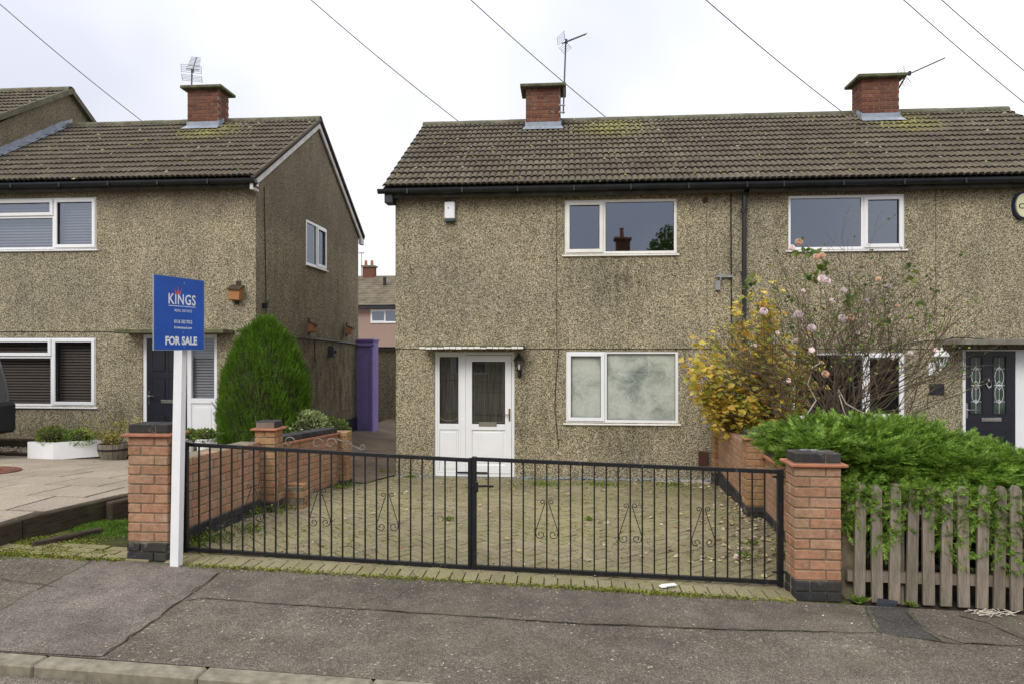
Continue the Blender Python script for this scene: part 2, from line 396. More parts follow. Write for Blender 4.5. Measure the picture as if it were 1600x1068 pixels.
def blockm(name, a, b, c3, moss):
    t = MT(name, .92, .2); r = t.rnd(); c = t.ramp(r, [(0, a), (.4, b), (.8, c3), (1, a)])
    c = t.mix(1, c, t.ramp(t.noise(60, 4), [(.3, .7), (.7, 1.3)]), 'MULTIPLY')
    c = t.mix(1, c, t.ramp(t.noise(.8, 3), [(.35, .82), (.65, 1.15)]), 'MULTIPLY')
    y = t.xyz()[1]
    ms = t.math('MULTIPLY', t.ramp(t.noise(1.5, 6, rough=.7), [(.38, .1), (.60, 1)]), t.ramp(t.noise(22, 5, rough=.7), [(.36, .25), (.56, 1)]))
    c = t.mix(t.math('MULTIPLY', ms, moss), c, (.25, .245, .085))
    pl_ = t.math('MULTIPLY', t.ramp(t.noise(75, 3, rough=.7), [(.60, 0), (.66, 1)]), t.ramp(t.noise(2.4, 4), [(.4, .1), (.6, .8)]))
    c = t.mix(t.math('MULTIPLY', pl_, min(1, moss*1.2)), c, (.50, .46, .30))
    t.col(c); t.bump(t.noise(80, 4), .5, .006); return t.m
M['block'] = blockm('paving_block', (.215, .178, .118), (.26, .215, .142), (.18, .148, .102), .55)
M['block_edge'] = blockm('edging_block', (.225, .195, .115), (.25, .22, .135), (.20, .17, .10), .5)
def bedm():
    t = MT('mossy_joint_sand', .97, .1)
    t.col(t.ramp(t.noise(2.3, 6, rough=.7), [(.35, (.035, .03, .018)), (.5, (.06, .065, .022)), (.68, (.13, .15, .035))])); t.bump(t.noise(60, 4), .6, .01); return t.m
M['bed'] = bedm()
M['slab'] = blockm('pinkish_concrete_slab', (.285, .235, .185), (.315, .262, .205), (.335, .28, .215), .12)
M['soil'] = plain('soil', (.045, .035, .024), .97, var=.5, sc=5, bump=.8)
M['gravel'] = MT('gravel', .95, .2).col((.2, .17, .12)).m
t = MT('gravel_mix', .95, .2); t.col(t.ramp(t.rnd(), [(0, (.16, .12, .085)), (.5, (.30, .24, .17)), (1, (.40, .35, .28))])); M['gravel'] = t.m
def leafm(name, cols, rough=.6, trans=.25, bright=1.0):
    t = MT(name, rough, .25)
    c = t.ramp(t.rnd(), [(i/(len(cols)-1), tuple(x*bright for x in k)) for i, k in enumerate(cols)])
    c = t.mix(1, c, t.ramp(t.noise(4.5, 3), [(.35, .72), (.65, 1.25)]), 'MULTIPLY')
    t.col(c)
    tr = t.n('ShaderNodeBsdfTranslucent'); t.l(c, tr.inputs['Color'])
    ms = t.n('ShaderNodeMixShader'); ms.inputs[0].default_value = trans
    out = t.nt.nodes['Material Output']; t.l(t.b.outputs[0], ms.inputs[1]); t.l(tr.outputs[0], ms.inputs[2]); t.l(ms.outputs[0], out.inputs['Surface'])
    return t.m
M['conifer'] = leafm('conifer_foliage', [(.030, .080, .007), (.085, .175, .012), (.16, .28, .02), (.055, .13, .010), (.11, .21, .015)], .6, .3)
M['juniper'] = leafm('juniper_foliage', [(.03, .075, .012), (.13, .22, .03), (.34, .50, .075), (.18, .31, .042), (.06, .13, .02), (.26, .40, .06)], .55, .3)
M['dark_core'] = plain('dark_core_fill', (.028, .030, .012), .95)  # solid dark core added inside the bushes to block light through the leaves
M['yellow'] = leafm('autumn_leaves', [(.66, .48, .07), (.80, .62, .13), (.50, .52, .10), (.74, .44, .10), (.66, .52, .12), (.22, .32, .05), (.74, .48, .07)], .55, .4)
M['bark'] = plain('twig_bark', (.11, .08, .055), .9, var=.4, sc=8)
M['bark_lt'] = plain('pale_dead_twig', (.45, .40, .33), .9, var=.3, sc=8)
M['roseleaf'] = leafm('rose_leaf', [(.05, .11, .02), (.11, .19, .035), (.25, .26, .05)], .5, .3)
M['petal'] = leafm('rose_petal', [(.86, .66, .68), (.92, .82, .82), (.94, .90, .88), (.90, .74, .76)], .5, .4)
M['petal_old'] = leafm('old_rose_petal', [(.75, .50, .33), (.82, .62, .46), (.80, .66, .55)], .6, .35)
M['varieg'] = leafm('variegated_leaf', [(.28, .36, .13), (.42, .46, .22), (.10, .20, .05), (.50, .52, .28)], .5, .3)
M['weed'] = leafm('weed_leaf', [(.09, .15, .025), (.15, .22, .035), (.25, .28, .06)], .6, .3)
M['moss'] = leafm('moss', [(.11, .14, .015), (.19, .22, .03), (.26, .27, .05), (.09, .09, .02)], .9, .1)
M['roofmoss'] = leafm('roof_moss', [(.10, .12, .02), (.24, .24, .05), (.34, .33, .20), (.15, .14, .04), (.38, .37, .30)], .95, .05)
M['grass'] = leafm('grass', [(.10, .20, .02), (.15, .28, .03), (.22, .32, .06)], .6, .3)
M['dead'] = leafm('fallen_leaf', [(.33, .22, .12), (.50, .42, .25), (.20, .11, .07), (.60, .55, .42), (.40, .30, .10)], .8, .1)
M['yellowgreen'] = leafm('pot_shrub_leaf', [(.28, .28, .04), (.42, .38, .06), (.18, .22, .04), (.34, .20, .06)], .6, .3)

def glassm(name, refl, tint, tr=.75):
    t = MT(name); out = t.nt.nodes['Material Output']
    g = t.n('ShaderNodeBsdfGlossy'); g.inputs['Roughness'].default_value = .015; g.inputs['Color'].default_value = (*tint, 1)
    bm = t.n('ShaderNodeBump'); bm.inputs['Strength'].default_value = .02; bm.inputs['Distance'].default_value = .02
    t.l(t.noise(2.5, 1), bm.inputs['Height']); t.l(bm.outputs[0], g.inputs['Normal'])
    p = t.n('ShaderNodeBsdfTransparent'); p.inputs['Color'].default_value = (tr, tr, tr, 1)
    ms = t.n('ShaderNodeMixShader'); ms.inputs[0].default_value = refl
    t.l(p.outputs[0], ms.inputs[1]); t.l(g.outputs[0], ms.inputs[2]); t.l(ms.outputs[0], out.inputs['Surface']); return t.m
M['glass'] = glassm('window_glass', .215, (.76, .85, 1.0))
M['glass_dim'] = glassm('door_glass', .07, (.9, .95, 1.0))
M['glass_cl'] = glassm('clear_glass', .09, (.8, .9, 1.0), .9)
def wash():
    t = MT('whitewashed_inside', .8, .2)
    n = t.noise(2.2, 5, rough=.6, dist=.4); s = t.noise(14, 6, rough=.7, dist=2.0)
    c = t.ramp(t.math('ADD', t.math('MULTIPLY', n, .68), t.math('MULTIPLY', s, .32)), [(.33, (.20, .24, .21)), (.43, (.42, .46, .40)), (.53, (.64, .67, .58)), (.68, (.78, .79, .70))])
    t.col(c); return t.m
M['wash'] = wash()
def net():
    t = MT('net_curtain', .9, .1)
    w = t.noise(60, 3, co=t.map(t.pos, (1.3, 1, .03))); c = t.ramp(w, [(.35, (.055, .05, .042)), (.65, (.13, .12, .10))]); t.col(c); return t.m
M['net'] = net()
M['blind_d'] = plain('dark_blind', (.075, .058, .048), .6, var=.1)
M['blind_l'] = plain('grey_blind', (.22, .22, .25), .6, var=.1)
M['inside'] = plain('room_inside', (.10, .095, .09), .9)
M['sign_blue'] = plain('blue_sign_board', (.012, .085, .42), .4, .45, var=.10, sc=5)
M['sign_white'] = plain('sign_white_print', (.80, .82, .86), .5)
M['sign_red'] = plain('sign_crown_print', (.62, .12, .09), .5)
M['van'] = plain('grey_van_paint', (.13, .135, .14), .3, .5, .3, var=.05)
M['tyre'] = plain('tyre', (.015, .015, .015), .9)
M['cable'] = plain('cable', (.02, .02, .02), .7)
M['wire'] = plain('overhead_wire', (.05, .05, .055), .7)
M['cream'] = plain('cream_plastic', (.62, .60, .38), .5, var=.05)
rnd = random.Random(7)
# ================================================================= THE SETTING
gm = MB()
gm.quad((-300, -300, -2.2), (300, -300, -2.2), (300, 400, -2.2), (-300, 400, -2.2))
struct('ground', gm, M['soil'])
# soil / garden surface of the plots, 3 cm under everything laid on it
tm = MB(); tm.grid(lambda u, v: (lerp(-26, 26, u), lerp(5.0, 70, v**1.7), G(lerp(-26, 26, u), lerp(5.0, 70, v**1.7))-.05), 90, 90)
struct('garden_soil', tm, M['soil'], True)
# footpath
pm = MB(); pm.grid(lambda u, v: (lerp(-26, 26, u), lerp(3.58, 5.06, v), Zp(lerp(-26, 26, u), lerp(3.58, 5.06, v))+.0015*math.sin(u*90)*math.sin(v*7)), 160, 12)
foot = struct('footpath', pm, M['tarmac'], True)
def flat(name, pts, mat, dz, fn=Zp, parent=None, kind=None):
    # subdivided flat patch laid on fn
    from mathutils.geometry import tessellate_polygon
    vs = [Vector((p[0], p[1], fn(p[0], p[1])+dz)) for p in pts]; mb = MB()
    fs = []
    for t3 in tessellate_polygon([[Vector((v.x, v.y, 0)) for v in vs]]):
        p0_, p1_, p2_ = (vs[i] for i in t3)
        fs.append(tuple(t3) if (p1_-p0_).cross(p2_-p0_).z > 0 else tuple(reversed(t3)))
    mb.add(vs, fs)
    if kind == 'structure': return struct(name, mb, mat)
    o = part(name, mb, mat, parent); return o
def P2(*pp): return [tuple(atp(x, y)[:2]) for x, y in pp]
# reddish reinstated patch, upper smooth band, dark strip beside the fence, right panels
flat('footpath_patch', P2((150, 874), (200, 877), (262, 884), (342, 894), (318, 915), (283, 938), (245, 966), (205, 995), (160, 1026), (70, 1021), (-60, 1013), (-60, 985), (0, 954), (70, 915)), M['tarmac_red'], .005, kind='structure')
flat('footpath_patch', P2((346, 897), (620, 914), (900, 930), (1180, 941), (1330, 944), (1352, 962), (1372, 988), (1150, 984), (900, 974), (620, 955), (440, 944), (318, 934), (290, 938)), M['tarmac2'], .004, kind='structure')
flat('footpath_patch', P2((1358, 948), (1420, 950), (1418, 958), (1436, 980), (1475, 1003), (1376, 989), (1370, 970)), M['tarmac_dk'], .004, kind='structure')
flat('footpath_patch', P2((1424, 955), (1590, 962), (1640, 990), (1640, 1010), (1505, 1005), (1460, 990), (1436, 974)), M['tarmac2'], .005, kind='structure')
# cracks and moss lines with their own shape
cm_ = MB()
def crackline(pp, w, n=14, jit=.012):
    pts = [Vector(atp(*p)) for p in pp]; out = []
    for a, b in zip(pts[:-1], pts[1:]):
        k = max(1, int((b-a).length/.08))
        for j in range(k): q = a.lerp(b, j/k); out.append(Vector((q.x+rnd.uniform(-jit, jit), q.y+rnd.uniform(-jit, jit), 0)))
    out.append(pts[-1])
    for a, b in zip(out[:-1], out[1:]):
        d = Vector((b.x-a.x, b.y-a.y, 0)); d.normalize(); nn = Vector((-d.y, d.x, 0))*w*rnd.uniform(.4, 1.3)
        cm_.quad(*[(p.x, p.y, Zp(p.x, p.y)+.009) for p in (a-nn, b-nn, b+nn, a+nn)])
crackline([(318, 934), (440, 944), (620, 955), (900, 974), (1150, 984), (1376, 990), (1475, 1004), (1640, 1012)], .004)
crackline([(342, 895), (283, 938), (245, 966), (160, 1026)], .004)
crackline([(150, 874), (70, 915), (0, 954)], .0035)
crackline([(1352, 948), (1362, 975), (1376, 989)], .006)
crackline([(1418, 958), (1436, 980), (1470, 1001)], .005)
crackline([(1500, 925+37), (1545, 975), (1600, 1000)], .006)
crackline([(0, 905), (60, 912), (90, 918)], .006)
crackline([(560, 942), (600, 930), (605, 945), (640, 920)], .0018)
cko = struct('footpath_crack', cm_, M['crack'])
# road and kerb
rm = MB(); rm.grid(lambda u, v: (lerp(-40, 40, u), lerp(-4.0, 3.43, v), Zp(lerp(-40, 40, u), 3.4)-.045-.01*math.sin(v*PI)*0+.06*math.sin(v*PI)), 60, 12)
struct('road', rm, M['road'], True)
fm = MB(); fm.grid(lambda u, v: (lerp(-40, 40, u), lerp(-6.2, -4.14, v), Zp(lerp(-40, 40, u), 3.4)+.03), 40, 2)
struct('opposite_footpath', fm, M['tarmac'])
kb = MB(); kb.box((-26, 3.44, -1.5), (26, 3.56, -1.2)); kerb = struct('kerb', kb, M['kerb'])
km = MB(); km.box((-.4565, -.0625, -.15), (.4565, .0625, 0), .012); kmesh = km.mesh('kerbstone', M['kerb'])
x = -2.85-.915*9
while x < 8:
    cx = x+.4575; z = Zp(cx, 3.57)+.012
    piece('kerbstone', kmesh, kerb, (cx, 3.505+rnd.uniform(-.003, .003), z+rnd.uniform(-.003, .003)), (0, math.atan(.0327), 0)); x += .915

# ---- block paved driveway of the for-sale house
def XL(Y): return -3.20+.05*cl((Y-7)/3)
def XR(Y): return 1.95+.27*cl((Y-5.25)/2.65) if Y < 7.95 else 2.10+.19*cl((Y-7.95)/2.6)
dm = MB(); dm.grid(lambda u, v: (lerp(XL(lerp(5.05, 11.3, v))-.1, XR(lerp(5.05, 11.3, v))+.1, u), lerp(5.05, 11.3, v), G(lerp(XL(lerp(5.05, 11.3, v))-.1, XR(lerp(5.05, 11.3, v))+.1, u), lerp(5.05, 11.3, v))-.007), 24, 90)
drive = struct('driveway', dm, M['bed'], True)
def clip_poly(poly, a, b, c):       # keep a*x+b*y<=c
    out = []
    for i in range(len(poly)):
        p, q = poly[i], poly[(i+1) % len(poly)]; dp = a*p[0]+b*p[1]-c; dq = a*q[0]+b*q[1]-c
        if dp <= 0: out.append(p)
        if dp*dq < 0: t_ = dp/(dp-dq); out.append((p[0]+(q[0]-p[0])*t_, p[1]+(q[1]-p[1])*t_))
    return out
def block_mb(poly, zf, h=.05, inset=.004, mb=None, dz=0, tilt=(0, 0)):
    mb = mb or MB(); n = len(poly); cx = sum(p[0] for p in poly)/n; cy = sum(p[1] for p in poly)/n
    vs = []
    for k, (ins, z) in enumerate(((0, -h), (0, -inset), (inset, 0))):
        for (px, py) in poly:
            d = math.hypot(px-cx, py-cy); f = 1-ins*1.3/d if d > 1e-6 else 1
            X, Y = cx+(px-cx)*f, cy+(py-cy)*f; vs.append((X, Y, zf(X, Y)+z+dz+(px-cx)*tilt[0]+(py-cy)*tilt[1]))
    fs = [(i, (i+1) % n, n+(i+1) % n, n+i) for i in range(n)]+[(n+i, n+(i+1) % n, 2*n+(i+1) % n, 2*n+i) for i in range(n)]+[tuple(2*n+i for i in range(n))]
    return mb.add(vs, fs)
blk = block_mb([(-.096, -.046), (.096, -.046), (.096, .046), (-.096, .046)], lambda X, Y: 0).mesh('paving_block', M['block'])
def slope_quat(X, Y, rz=0):
    e = .05; nx = -(G(X+e, Y)-G(X-e, Y))/(2*e); ny = -(G(X, Y+e)-G(X, Y-e))/(2*e)
    n = Vector((nx, ny, 1)).normalized()
    return Vector((0, 0, 1)).rotation_difference(n) @ Euler((rnd.uniform(-.008, .008), rnd.uniform(-.008, .008), rz)).to_quaternion()
# soldier course along the footpath (edging blocks)
nb = 0; x = -3.06
eb = block_mb([(-.047, -.095), (.047, -.095), (.047, .095), (-.047, .095)], lambda X, Y: 0).mesh('edging_block', M['block_edge'])
while x < 1.66:
    piece('edging_block', eb, drive, (x, 5.155+rnd.uniform(-.004, .004), G(x, 5.15)+.006+rnd.uniform(-.003, .003)), quat=slope_quat(x, 5.12, rnd.uniform(-.015, .015))); x += .1015
cands = []
c45, s45 = math.cos(PI/4), math.sin(PI/4)
for i in range(-75, 76):
    for j in range(-75, 76):
        k = (i-j) % 4
        if k == 0: q = [(i, j), (i+2, j), (i+2, j+1), (i, j+1)]; rz = PI/4
        elif k == 3: q = [(i, j), (i+1, j), (i+1, j+2), (i, j+2)]; rz = PI/4+PI/2
        else: continue
        cx = sum(p[0] for p in q)/4*.1; cy = sum(p[1] for p in q)/4*.1
        X, Y = cx*c45-cy*s45-.6, cx*s45+cy*c45+8.2
        if not (5.15 < Y < 11.35 and XL(Y)-.1 < X < XR(Y)+.1): continue
        cands.append((Y, X, rz, q))
cands.sort(key=lambda c: c[0]); cnt = 0; rest = MB()
for (Y, X, rz, q) in cands:
    poly = [((p[0]*.1)*c45-(p[1]*.1)*s45-.6, (p[0]*.1)*s45+(p[1]*.1)*c45+8.2) for p in q]
    cxx = sum(p[0] for p in poly)/4; cyy = sum(p[1] for p in poly)/4
    poly = [(cxx+(p[0]-cxx)*.94, cyy+(p[1]-cyy)*.94) for p in poly]
    cut = clip_poly(clip_poly(clip_poly(clip_poly(poly, 0, -1, -5.262), 0, 1, 11.14), -1, 0, -(XL(Y)+.01)), 1, 0, XR(Y)-.01)
    if len(cut) < 3: continue
    full = len(cut) == 4 and all(abs(a[0]-b[0])+abs(a[1]-b[1]) < 1e-9 for a, b in zip(cut, poly))
    dz = rnd.uniform(-.003, .003)
    if cnt < 250 and full:
        piece('paving_block', blk, drive, (X, Y, G(X, Y)+dz), quat=slope_quat(X, Y, rz)); cnt += 1
    elif cnt < 250:
        o = part('paving_block', block_mb(cut, G, dz=dz), M['block'], drive); cnt += 1
    else: block_mb(cut, G, mb=rest, dz=dz, tilt=(rnd.uniform(-.03, .03), rnd.uniform(-.03, .03)))
part('far_paving_blocks', rest, M['block'], drive, kind='stuff')

# ---- strip of blocks outside the neighbour's drive (left of the left pillar)
sm = MB(); sm.grid(lambda u, v: (lerp(-7.2, -3.2, u), lerp(5.02, 9.5, v), G(lerp(-7.2, -3.2, u), lerp(5.02, 9.5, v))-.006), 20, 30)
strip = struct('block_strip', sm, M['bed'])
for r_ in range(3):
    x = -5.9+.05*r_
    while x < -3.4:
        if not (r_ == 2 and x < -4.5) and not (r_ == 1 and x < -4.8):
            piece('paving_block', blk, strip, (x+.1, 5.12+.105*r_, G(x, 5.1+.105*r_)+.004+rnd.uniform(-.004, .004)), quat=slope_quat(x, 5.2+.1*r_, rnd.uniform(-.02, .02)))
        x += .205
# ---- raised slab drive of the left house
sl = MB(); sl.grid(lambda u, v: (lerp(-12, -4.62, u), lerp(5.12, 10.3, v), slabz(lerp(-12, -4.62, u), lerp(5.12, 10.3, v))-.006), 20, 60)
SLX = lambda Y: min(-3.46, -4.61+(Y-5.43)*.27)-.05
sl.grid(lambda u, v: (lerp(-4.63, SLX(lerp(5.5, 10.3, v)), u), lerp(5.5, 10.3, v), slabz(lerp(-4.63, SLX(lerp(5.5, 10.3, v)), u), lerp(5.5, 10.3, v))-.006), 6, 30)
slabd = struct('slab_driveway', sl, M['crack'])
j = 0; Y = 5.14
while Y < 10.1:
    h = min(.573, 10.22-Y); x = -3.46-.6*15+(.3 if j % 2 else 0)-.02
    while x < -3.5:
        x1 = x+.573; xr = SLX(Y+h)
        if x1 > -9.5 and x < (xr-.06 if Y > 5.4 else -4.75):
            x1c = x1
            if x1c-x > .05:
                tx, ty = rnd.uniform(-.004, .004), rnd.uniform(-.004, .004)
                part('paving_slab', block_mb(clip_poly([(x, Y), (x1c, Y), (x1c, Y+h), (x, Y+h)], 1, -.27, -4.61-5.43*.27-.05) if Y > 5.4 else [(x, Y), (min(x1c, -4.66), Y), (min(x1c, -4.66), Y+h), (x, Y+h)], slabz, dz=rnd.uniform(-.002, .002), tilt=(tx, ty)), M['slab'], slabd)
        x += .6
    Y += .6; j += 1
# circle of red bricks let into the slabs
cc = (-7.28, 7.7); cb = MB()
for ring in range(5):
    r0 = .08+ring*.105; n = max(5, int(2*PI*(r0+.05)/.215))
    for k in range(n):
        a0 = 2*PI*k/n+.01/(r0+.05)+ring; a1 = 2*PI*(k+1)/n-.01/(r0+.05)+ring
        pl = [(cc[0]+r*math.cos(a), cc[1]+r*math.sin(a)) for r, a in ((r0, a0), (r0+.095, a0), (r0+.095, (a0+a1)/2), (r0+.095, a1), (r0, a1))]
        block_mb(pl, slabz, mb=cb, dz=.012)
part('red_brick_circle', cb, M['brick_red'], slabd, kind='stuff')
# timber sleepers holding the slabs
def sleeper(a, b, h, w, root, dz=0.0, name='sleeper'):
    a, b = Vector(a), Vector(b); d = b-a; L = d.length; yaw = math.atan2(d.y, d.x); pit = -math.asin(d.z/L)
    mb = MB(); mb.box((-L/2, -w/2, -h), (L/2, w/2, 0), .012)
    return piece(name, mb.mesh(name, M['sleeper']), root, (a+b)/2+Vector((0, 0, dz)), (0, pit, yaw))
tb = thing('timber_edging', (-4.6, 5.2, .5), 'dark timber sleepers edging the raised slab drive left of the brick pillar', 'timber edging')
sleeper((-4.64, 4.98, .70), (-4.62, 5.42, .70), .20, .10, tb)
sleeper((-4.61, 5.43, .705), (-4.36, 6.35, .705), .24, .09, tb)
sleeper((-4.36, 6.36, .705), (-3.62, 9.1, .56), .24, .09, tb)
mb = MB(); mb.box((-.12, -.045, -.28), (.12, .045, 0), .01)
piece('sleeper_post', mb.mesh('sleeper_post', M['sleeper']), tb, (-4.28, 6.25, .685), (0, 0, math.radians(72)))
sleeper((-4.35, 5.25, G(-4.5, 5.3)+.04), (-4.10, 5.75, G(-4.2, 5.8)+.05), .06, .05, tb)
bd = thing('timber_edging', (-7, 10.25, .35), 'long low timber board edging the gravel bed under the left house window', 'timber edging')
sleeper((-9.9, 10.3, slabz(-9, 10.3)+.055), (-6.6, 10.3, slabz(-6.6, 10.3)+.05), .12, .07, bd)
sleeper((-6.59, 10.3, slabz(-6.6, 10.3)+.05), (-3.5, 10.3, slabz(-3.6, 10.3)+.05), .12, .07, bd)
sleeper((-10.6, 10.95, .60), (-7.9, 10.95, .60), .22, .12, bd)
sleeper((-7.9, 10.85, .53), (-5.9, 10.8, .53), .20, .12, bd)
gvm = MB()
for k in range(2600):
    X, Y = rnd.uniform(-9.9, -4.6), rnd.uniform(10.35, 11.5); r = rnd.uniform(.012, .024); z = slabz(X, 10.3)+.03
    gvm.add([(X-r, Y-r, z), (X+r, Y-r*.8, z), (X+r*.9, Y+r, z), (X-r, Y+r, z), (X+rnd.uniform(-r, r)*.4, Y, z+r*.9)], [(0, 1, 4), (1, 2, 4), (2, 3, 4), (3, 0, 4)])
g0 = MB(); g0.box((-9.9, 10.33, .1), (-4.4, 11.6, slabz(-7, 10.3)+.028)); struct('planting_bed', g0, M['soil'])
go = part('gravel', gvm, M['gravel'], None, kind='stuff'); props(go, 'tan gravel chippings spread in the bed below the left house window', 'gravel')
# passage between the houses
pa = MB(); pa.grid(lambda u, v: (lerp(-5.4, -2.87, u), lerp(9.6, 24, v), G(lerp(-5.4, -2.87, u), lerp(9.6, 24, v))+.012+.01*math.sin(v*19)), 10, 30)
struct('side_path', pa, M['path_t'], True)

# ================================================================= BRICK THINGS
def brick_mesh(name, mat, l=.215, d=.1025, h=.065):
    mb = MB(); mb.box((-l/2, -d/2, 0), (l/2, d/2, h), .005); return mb.mesh(name, mat)
BR = {}
for key in ('brick_org', 'brick_old', 'brick_blue', 'brick_red'):
    BR[key] = (brick_mesh('brick', M[key]), brick_mesh('brick', M[key], .1025))
CRS = .075
def jitter(a=.0025): return rnd.uniform(-a, a)
def pillar(root, x0, y0, z0, w, d, n_blue, n, mat, cap=True, slope=None):
    """x0,y0 front-left corner; w wide (.33 or .215), d deep .215"""
    core = MB(); core.box((x0+.008, y0+.008, z0-.2), (x0+w-.008, y0+d-.008, z0+CRS*(n_blue+n)-.006)); part('mortar', core, M['mortar'], root)
    wide = w > .25
    for c in range(n_blue+n):
        key = 'brick_blue' if c < n_blue else mat; s_, h_ = BR[key]; z = z0+CRS*c+.005
        e = .012 if (c < n_blue and n_blue > 1) else 0
        for row in (0, 1):
            y = y0+.05125+row*(d-.1025)+(e if row else -e)
            if wide:
                if (c+row) % 2 == 0: seq = [(s_, .1075), (h_, .1075+.1625+.005)]
                else: seq = [(h_, .05125), (s_, .05125+.1625+.005)]
            else: seq = [(s_, .1075)] if c % 2 == 0 else [(h_, .05125), (h_, .16375)]
            for m_, dx in seq: piece('brick', m_, root, (x0+dx+jitter(), y+jitter(), z), (0, jitter(.01), jitter(.01)))
    zt = z0+CRS*(n_blue+n)
    if cap:
        cr_ = MB(); cr_.box((x0-.035, y0-.035, zt), (x0+w+.035, y0+d+.035, zt+.022), .005); part('creasing', cr_, M['creasing'], root)
        k = BR['brick_blue'][0]; zz = zt+.03
        bm_ = MB(); bm_.box((x0+.01, y0+.01, zt+.021), (x0+w-.01, y0+d-.01, zt+.085)); part('mortar', bm_, M['mortar_d'], root)
        if wide:
            piece('coping_brick', k, root, (x0+.11, y0+.055, zz)); piece('coping_brick', BR['brick_blue'][1], root, (x0+.275, y0+.055, zz))
            piece('coping_brick', k, root, (x0+.11, y0+.163, zz)); piece('coping_brick', BR['brick_blue'][1], root, (x0+.275, y0+.163, zz))
        else:
            piece('coping_brick', BR['brick_blue'][1], root, (x0+.05, y0+.108, zz), (0, 0, 0), (1, 1.9, 1)); piece('coping_brick', BR['brick_blue'][1], root, (x0+.165, y0+.108, zz), (0, 0, 0), (1, 1.9, 1))
    return zt
def run(root, p0, p1, ztop0, ztop1, n_blue, n, mat, side, coping=None, thick=.1):
    """brick run from p0 to p1 (xy), top heights ztop0/ztop1; side=+1: face looks to +X"""
    p0, p1 = Vector(p0), Vector(p1); d = p1-p0; L = d.length; yaw = math.atan2(d.y, d.x); u = d/L
    nrm = Vector((u.y, -u.x)) if side > 0 else Vector((-u.y, u.x))     # towards the visible face
    sl_ = (ztop1-ztop0)/L; pit = -math.atan(sl_); N = n_blue+n
    c0 = p0-nrm*(.05125); th = .215
    back = MB()
    a, b = p0-nrm*.006, p1-nrm*.006; a2, b2 = p0-nrm*th, p1-nrm*th
    zt0, zt1 = ztop0-.004, ztop1-.004; zb0, zb1 = ztop0-N*CRS-.25, ztop1-N*CRS-.25
    back.add([(a.x, a.y, zb0), (b.x, b.y, zb1), (b2.x, b2.y, zb1), (a2.x, a2.y, zb0), (a.x, a.y, zt0), (b.x, b.y, zt1), (b2.x, b2.y, zt1), (a2.x, a2.y, zt0)],
             [(0,3,2,1),(4,5,6,7),(0,1,5,4),(1,2,6,5),(2,3,7,6),(3,0,4,7)])
    part('mortar', back, M['mortar'], root)
    for c in range(N):
        key = 'brick_blue' if c < n_blue else mat; s_, h_ = BR[key]; tpos = 0.0; first = c % 2
        e = nrm*(.010 if c < n_blue else 0)
        while tpos < L-.03:
            l = .1025 if (tpos == 0 and first) else .215; m_ = h_ if l < .2 else s_; sx = 1
            if tpos+l > L: sx = max(.2, (L-tpos)/l)
            q = c0+u*(tpos+l*sx/2)+e; zz = ztop0+sl_*(tpos+l*sx/2)-(N-c)*CRS+.005
            piece('brick', m_, root, (q.x+jitter(), q.y+jitter(), zz+jitter(.0015)), (0, pit, yaw+jitter(.006)), (sx, 1, 1)); tpos += l*sx+.010
    if coping:
        cr_ = MB(); o1 = nrm*.03
        def slabx(z0_, z1_, A, B, A2, B2):
            cr_.add([(A.x, A.y, ztop0+z0_), (B.x, B.y, ztop1+z0_), (B2.x, B2.y, ztop1+z0_), (A2.x, A2.y, ztop0+z0_), (A.x, A.y, ztop0+z1_), (B.x, B.y, ztop1+z1_), (B2.x, B2.y, ztop1+z1_), (A2.x, A2.y, ztop0+z1_)],
                    [(0,3,2,1),(4,5,6,7),(0,1,5,4),(1,2,6,5),(2,3,7,6),(3,0,4,7)])
        slabx(0, .022, p0+o1, p1+o1, p0-nrm*(th+.03), p1-nrm*(th+.03)); part('creasing', cr_, M['creasing'], root)
        k = BR['brick_blue'][0]; tpos = 0
        while tpos < L-.05:
            l = min(.215, L-tpos); q = p0-nrm*.11+u*(tpos+l/2); zz = ztop0+sl_*(tpos+l/2)+.026
            piece('coping_brick', k, root, (q.x, q.y, zz), (0, pit, yaw), (l/.215, 2.0, 1)); tpos += l+.008
# left gate pillar
zL = Zp(-3.3, 5.1)-.01
lp = thing('brick_pillar', (-3.27, 5.2, zL), 'left orange brick gate pillar with blue brick cap behind the for sale post', 'gate pillar', 'gate pillars')
pillar(lp, -3.43, 5.10, zL, .33, .215, 2, 11, 'brick_org')
zR = Zp(1.8, 5.1)-.01
rp = thing('brick_pillar', (1.82, 5.2, zR), 'right orange brick gate pillar beside the picket fence, pale marks on its blue cap', 'gate pillar', 'gate pillars')
pillar(rp, 1.652, 5.10, zR, .33, .215, 2, 11, 'brick_org')
mk = MB()
for k in range(26):
    X, Y = 1.70+rnd.random()*.13, 5.12+rnd.random()*.06; r = rnd.uniform(.004, .012); mk.add([(X-r, Y, zR+1.092), (X, Y-r*.6, zR+1.092), (X+r, Y, zR+1.092), (X, Y+r*.6, zR+1.092)], [(0, 1, 2, 3)])
part('white_mark', mk, M['white'], rp, kind='stuff')
pk = MB(); pk.box((-3.098, 5.14, .72), (-3.062, 5.24, 1.40), .004)
one('wooden_board', pk, M['plank'], (-3.08, 5.19, .72), 'narrow grey weathered board fixed upright to the side of the left gate pillar', 'board')
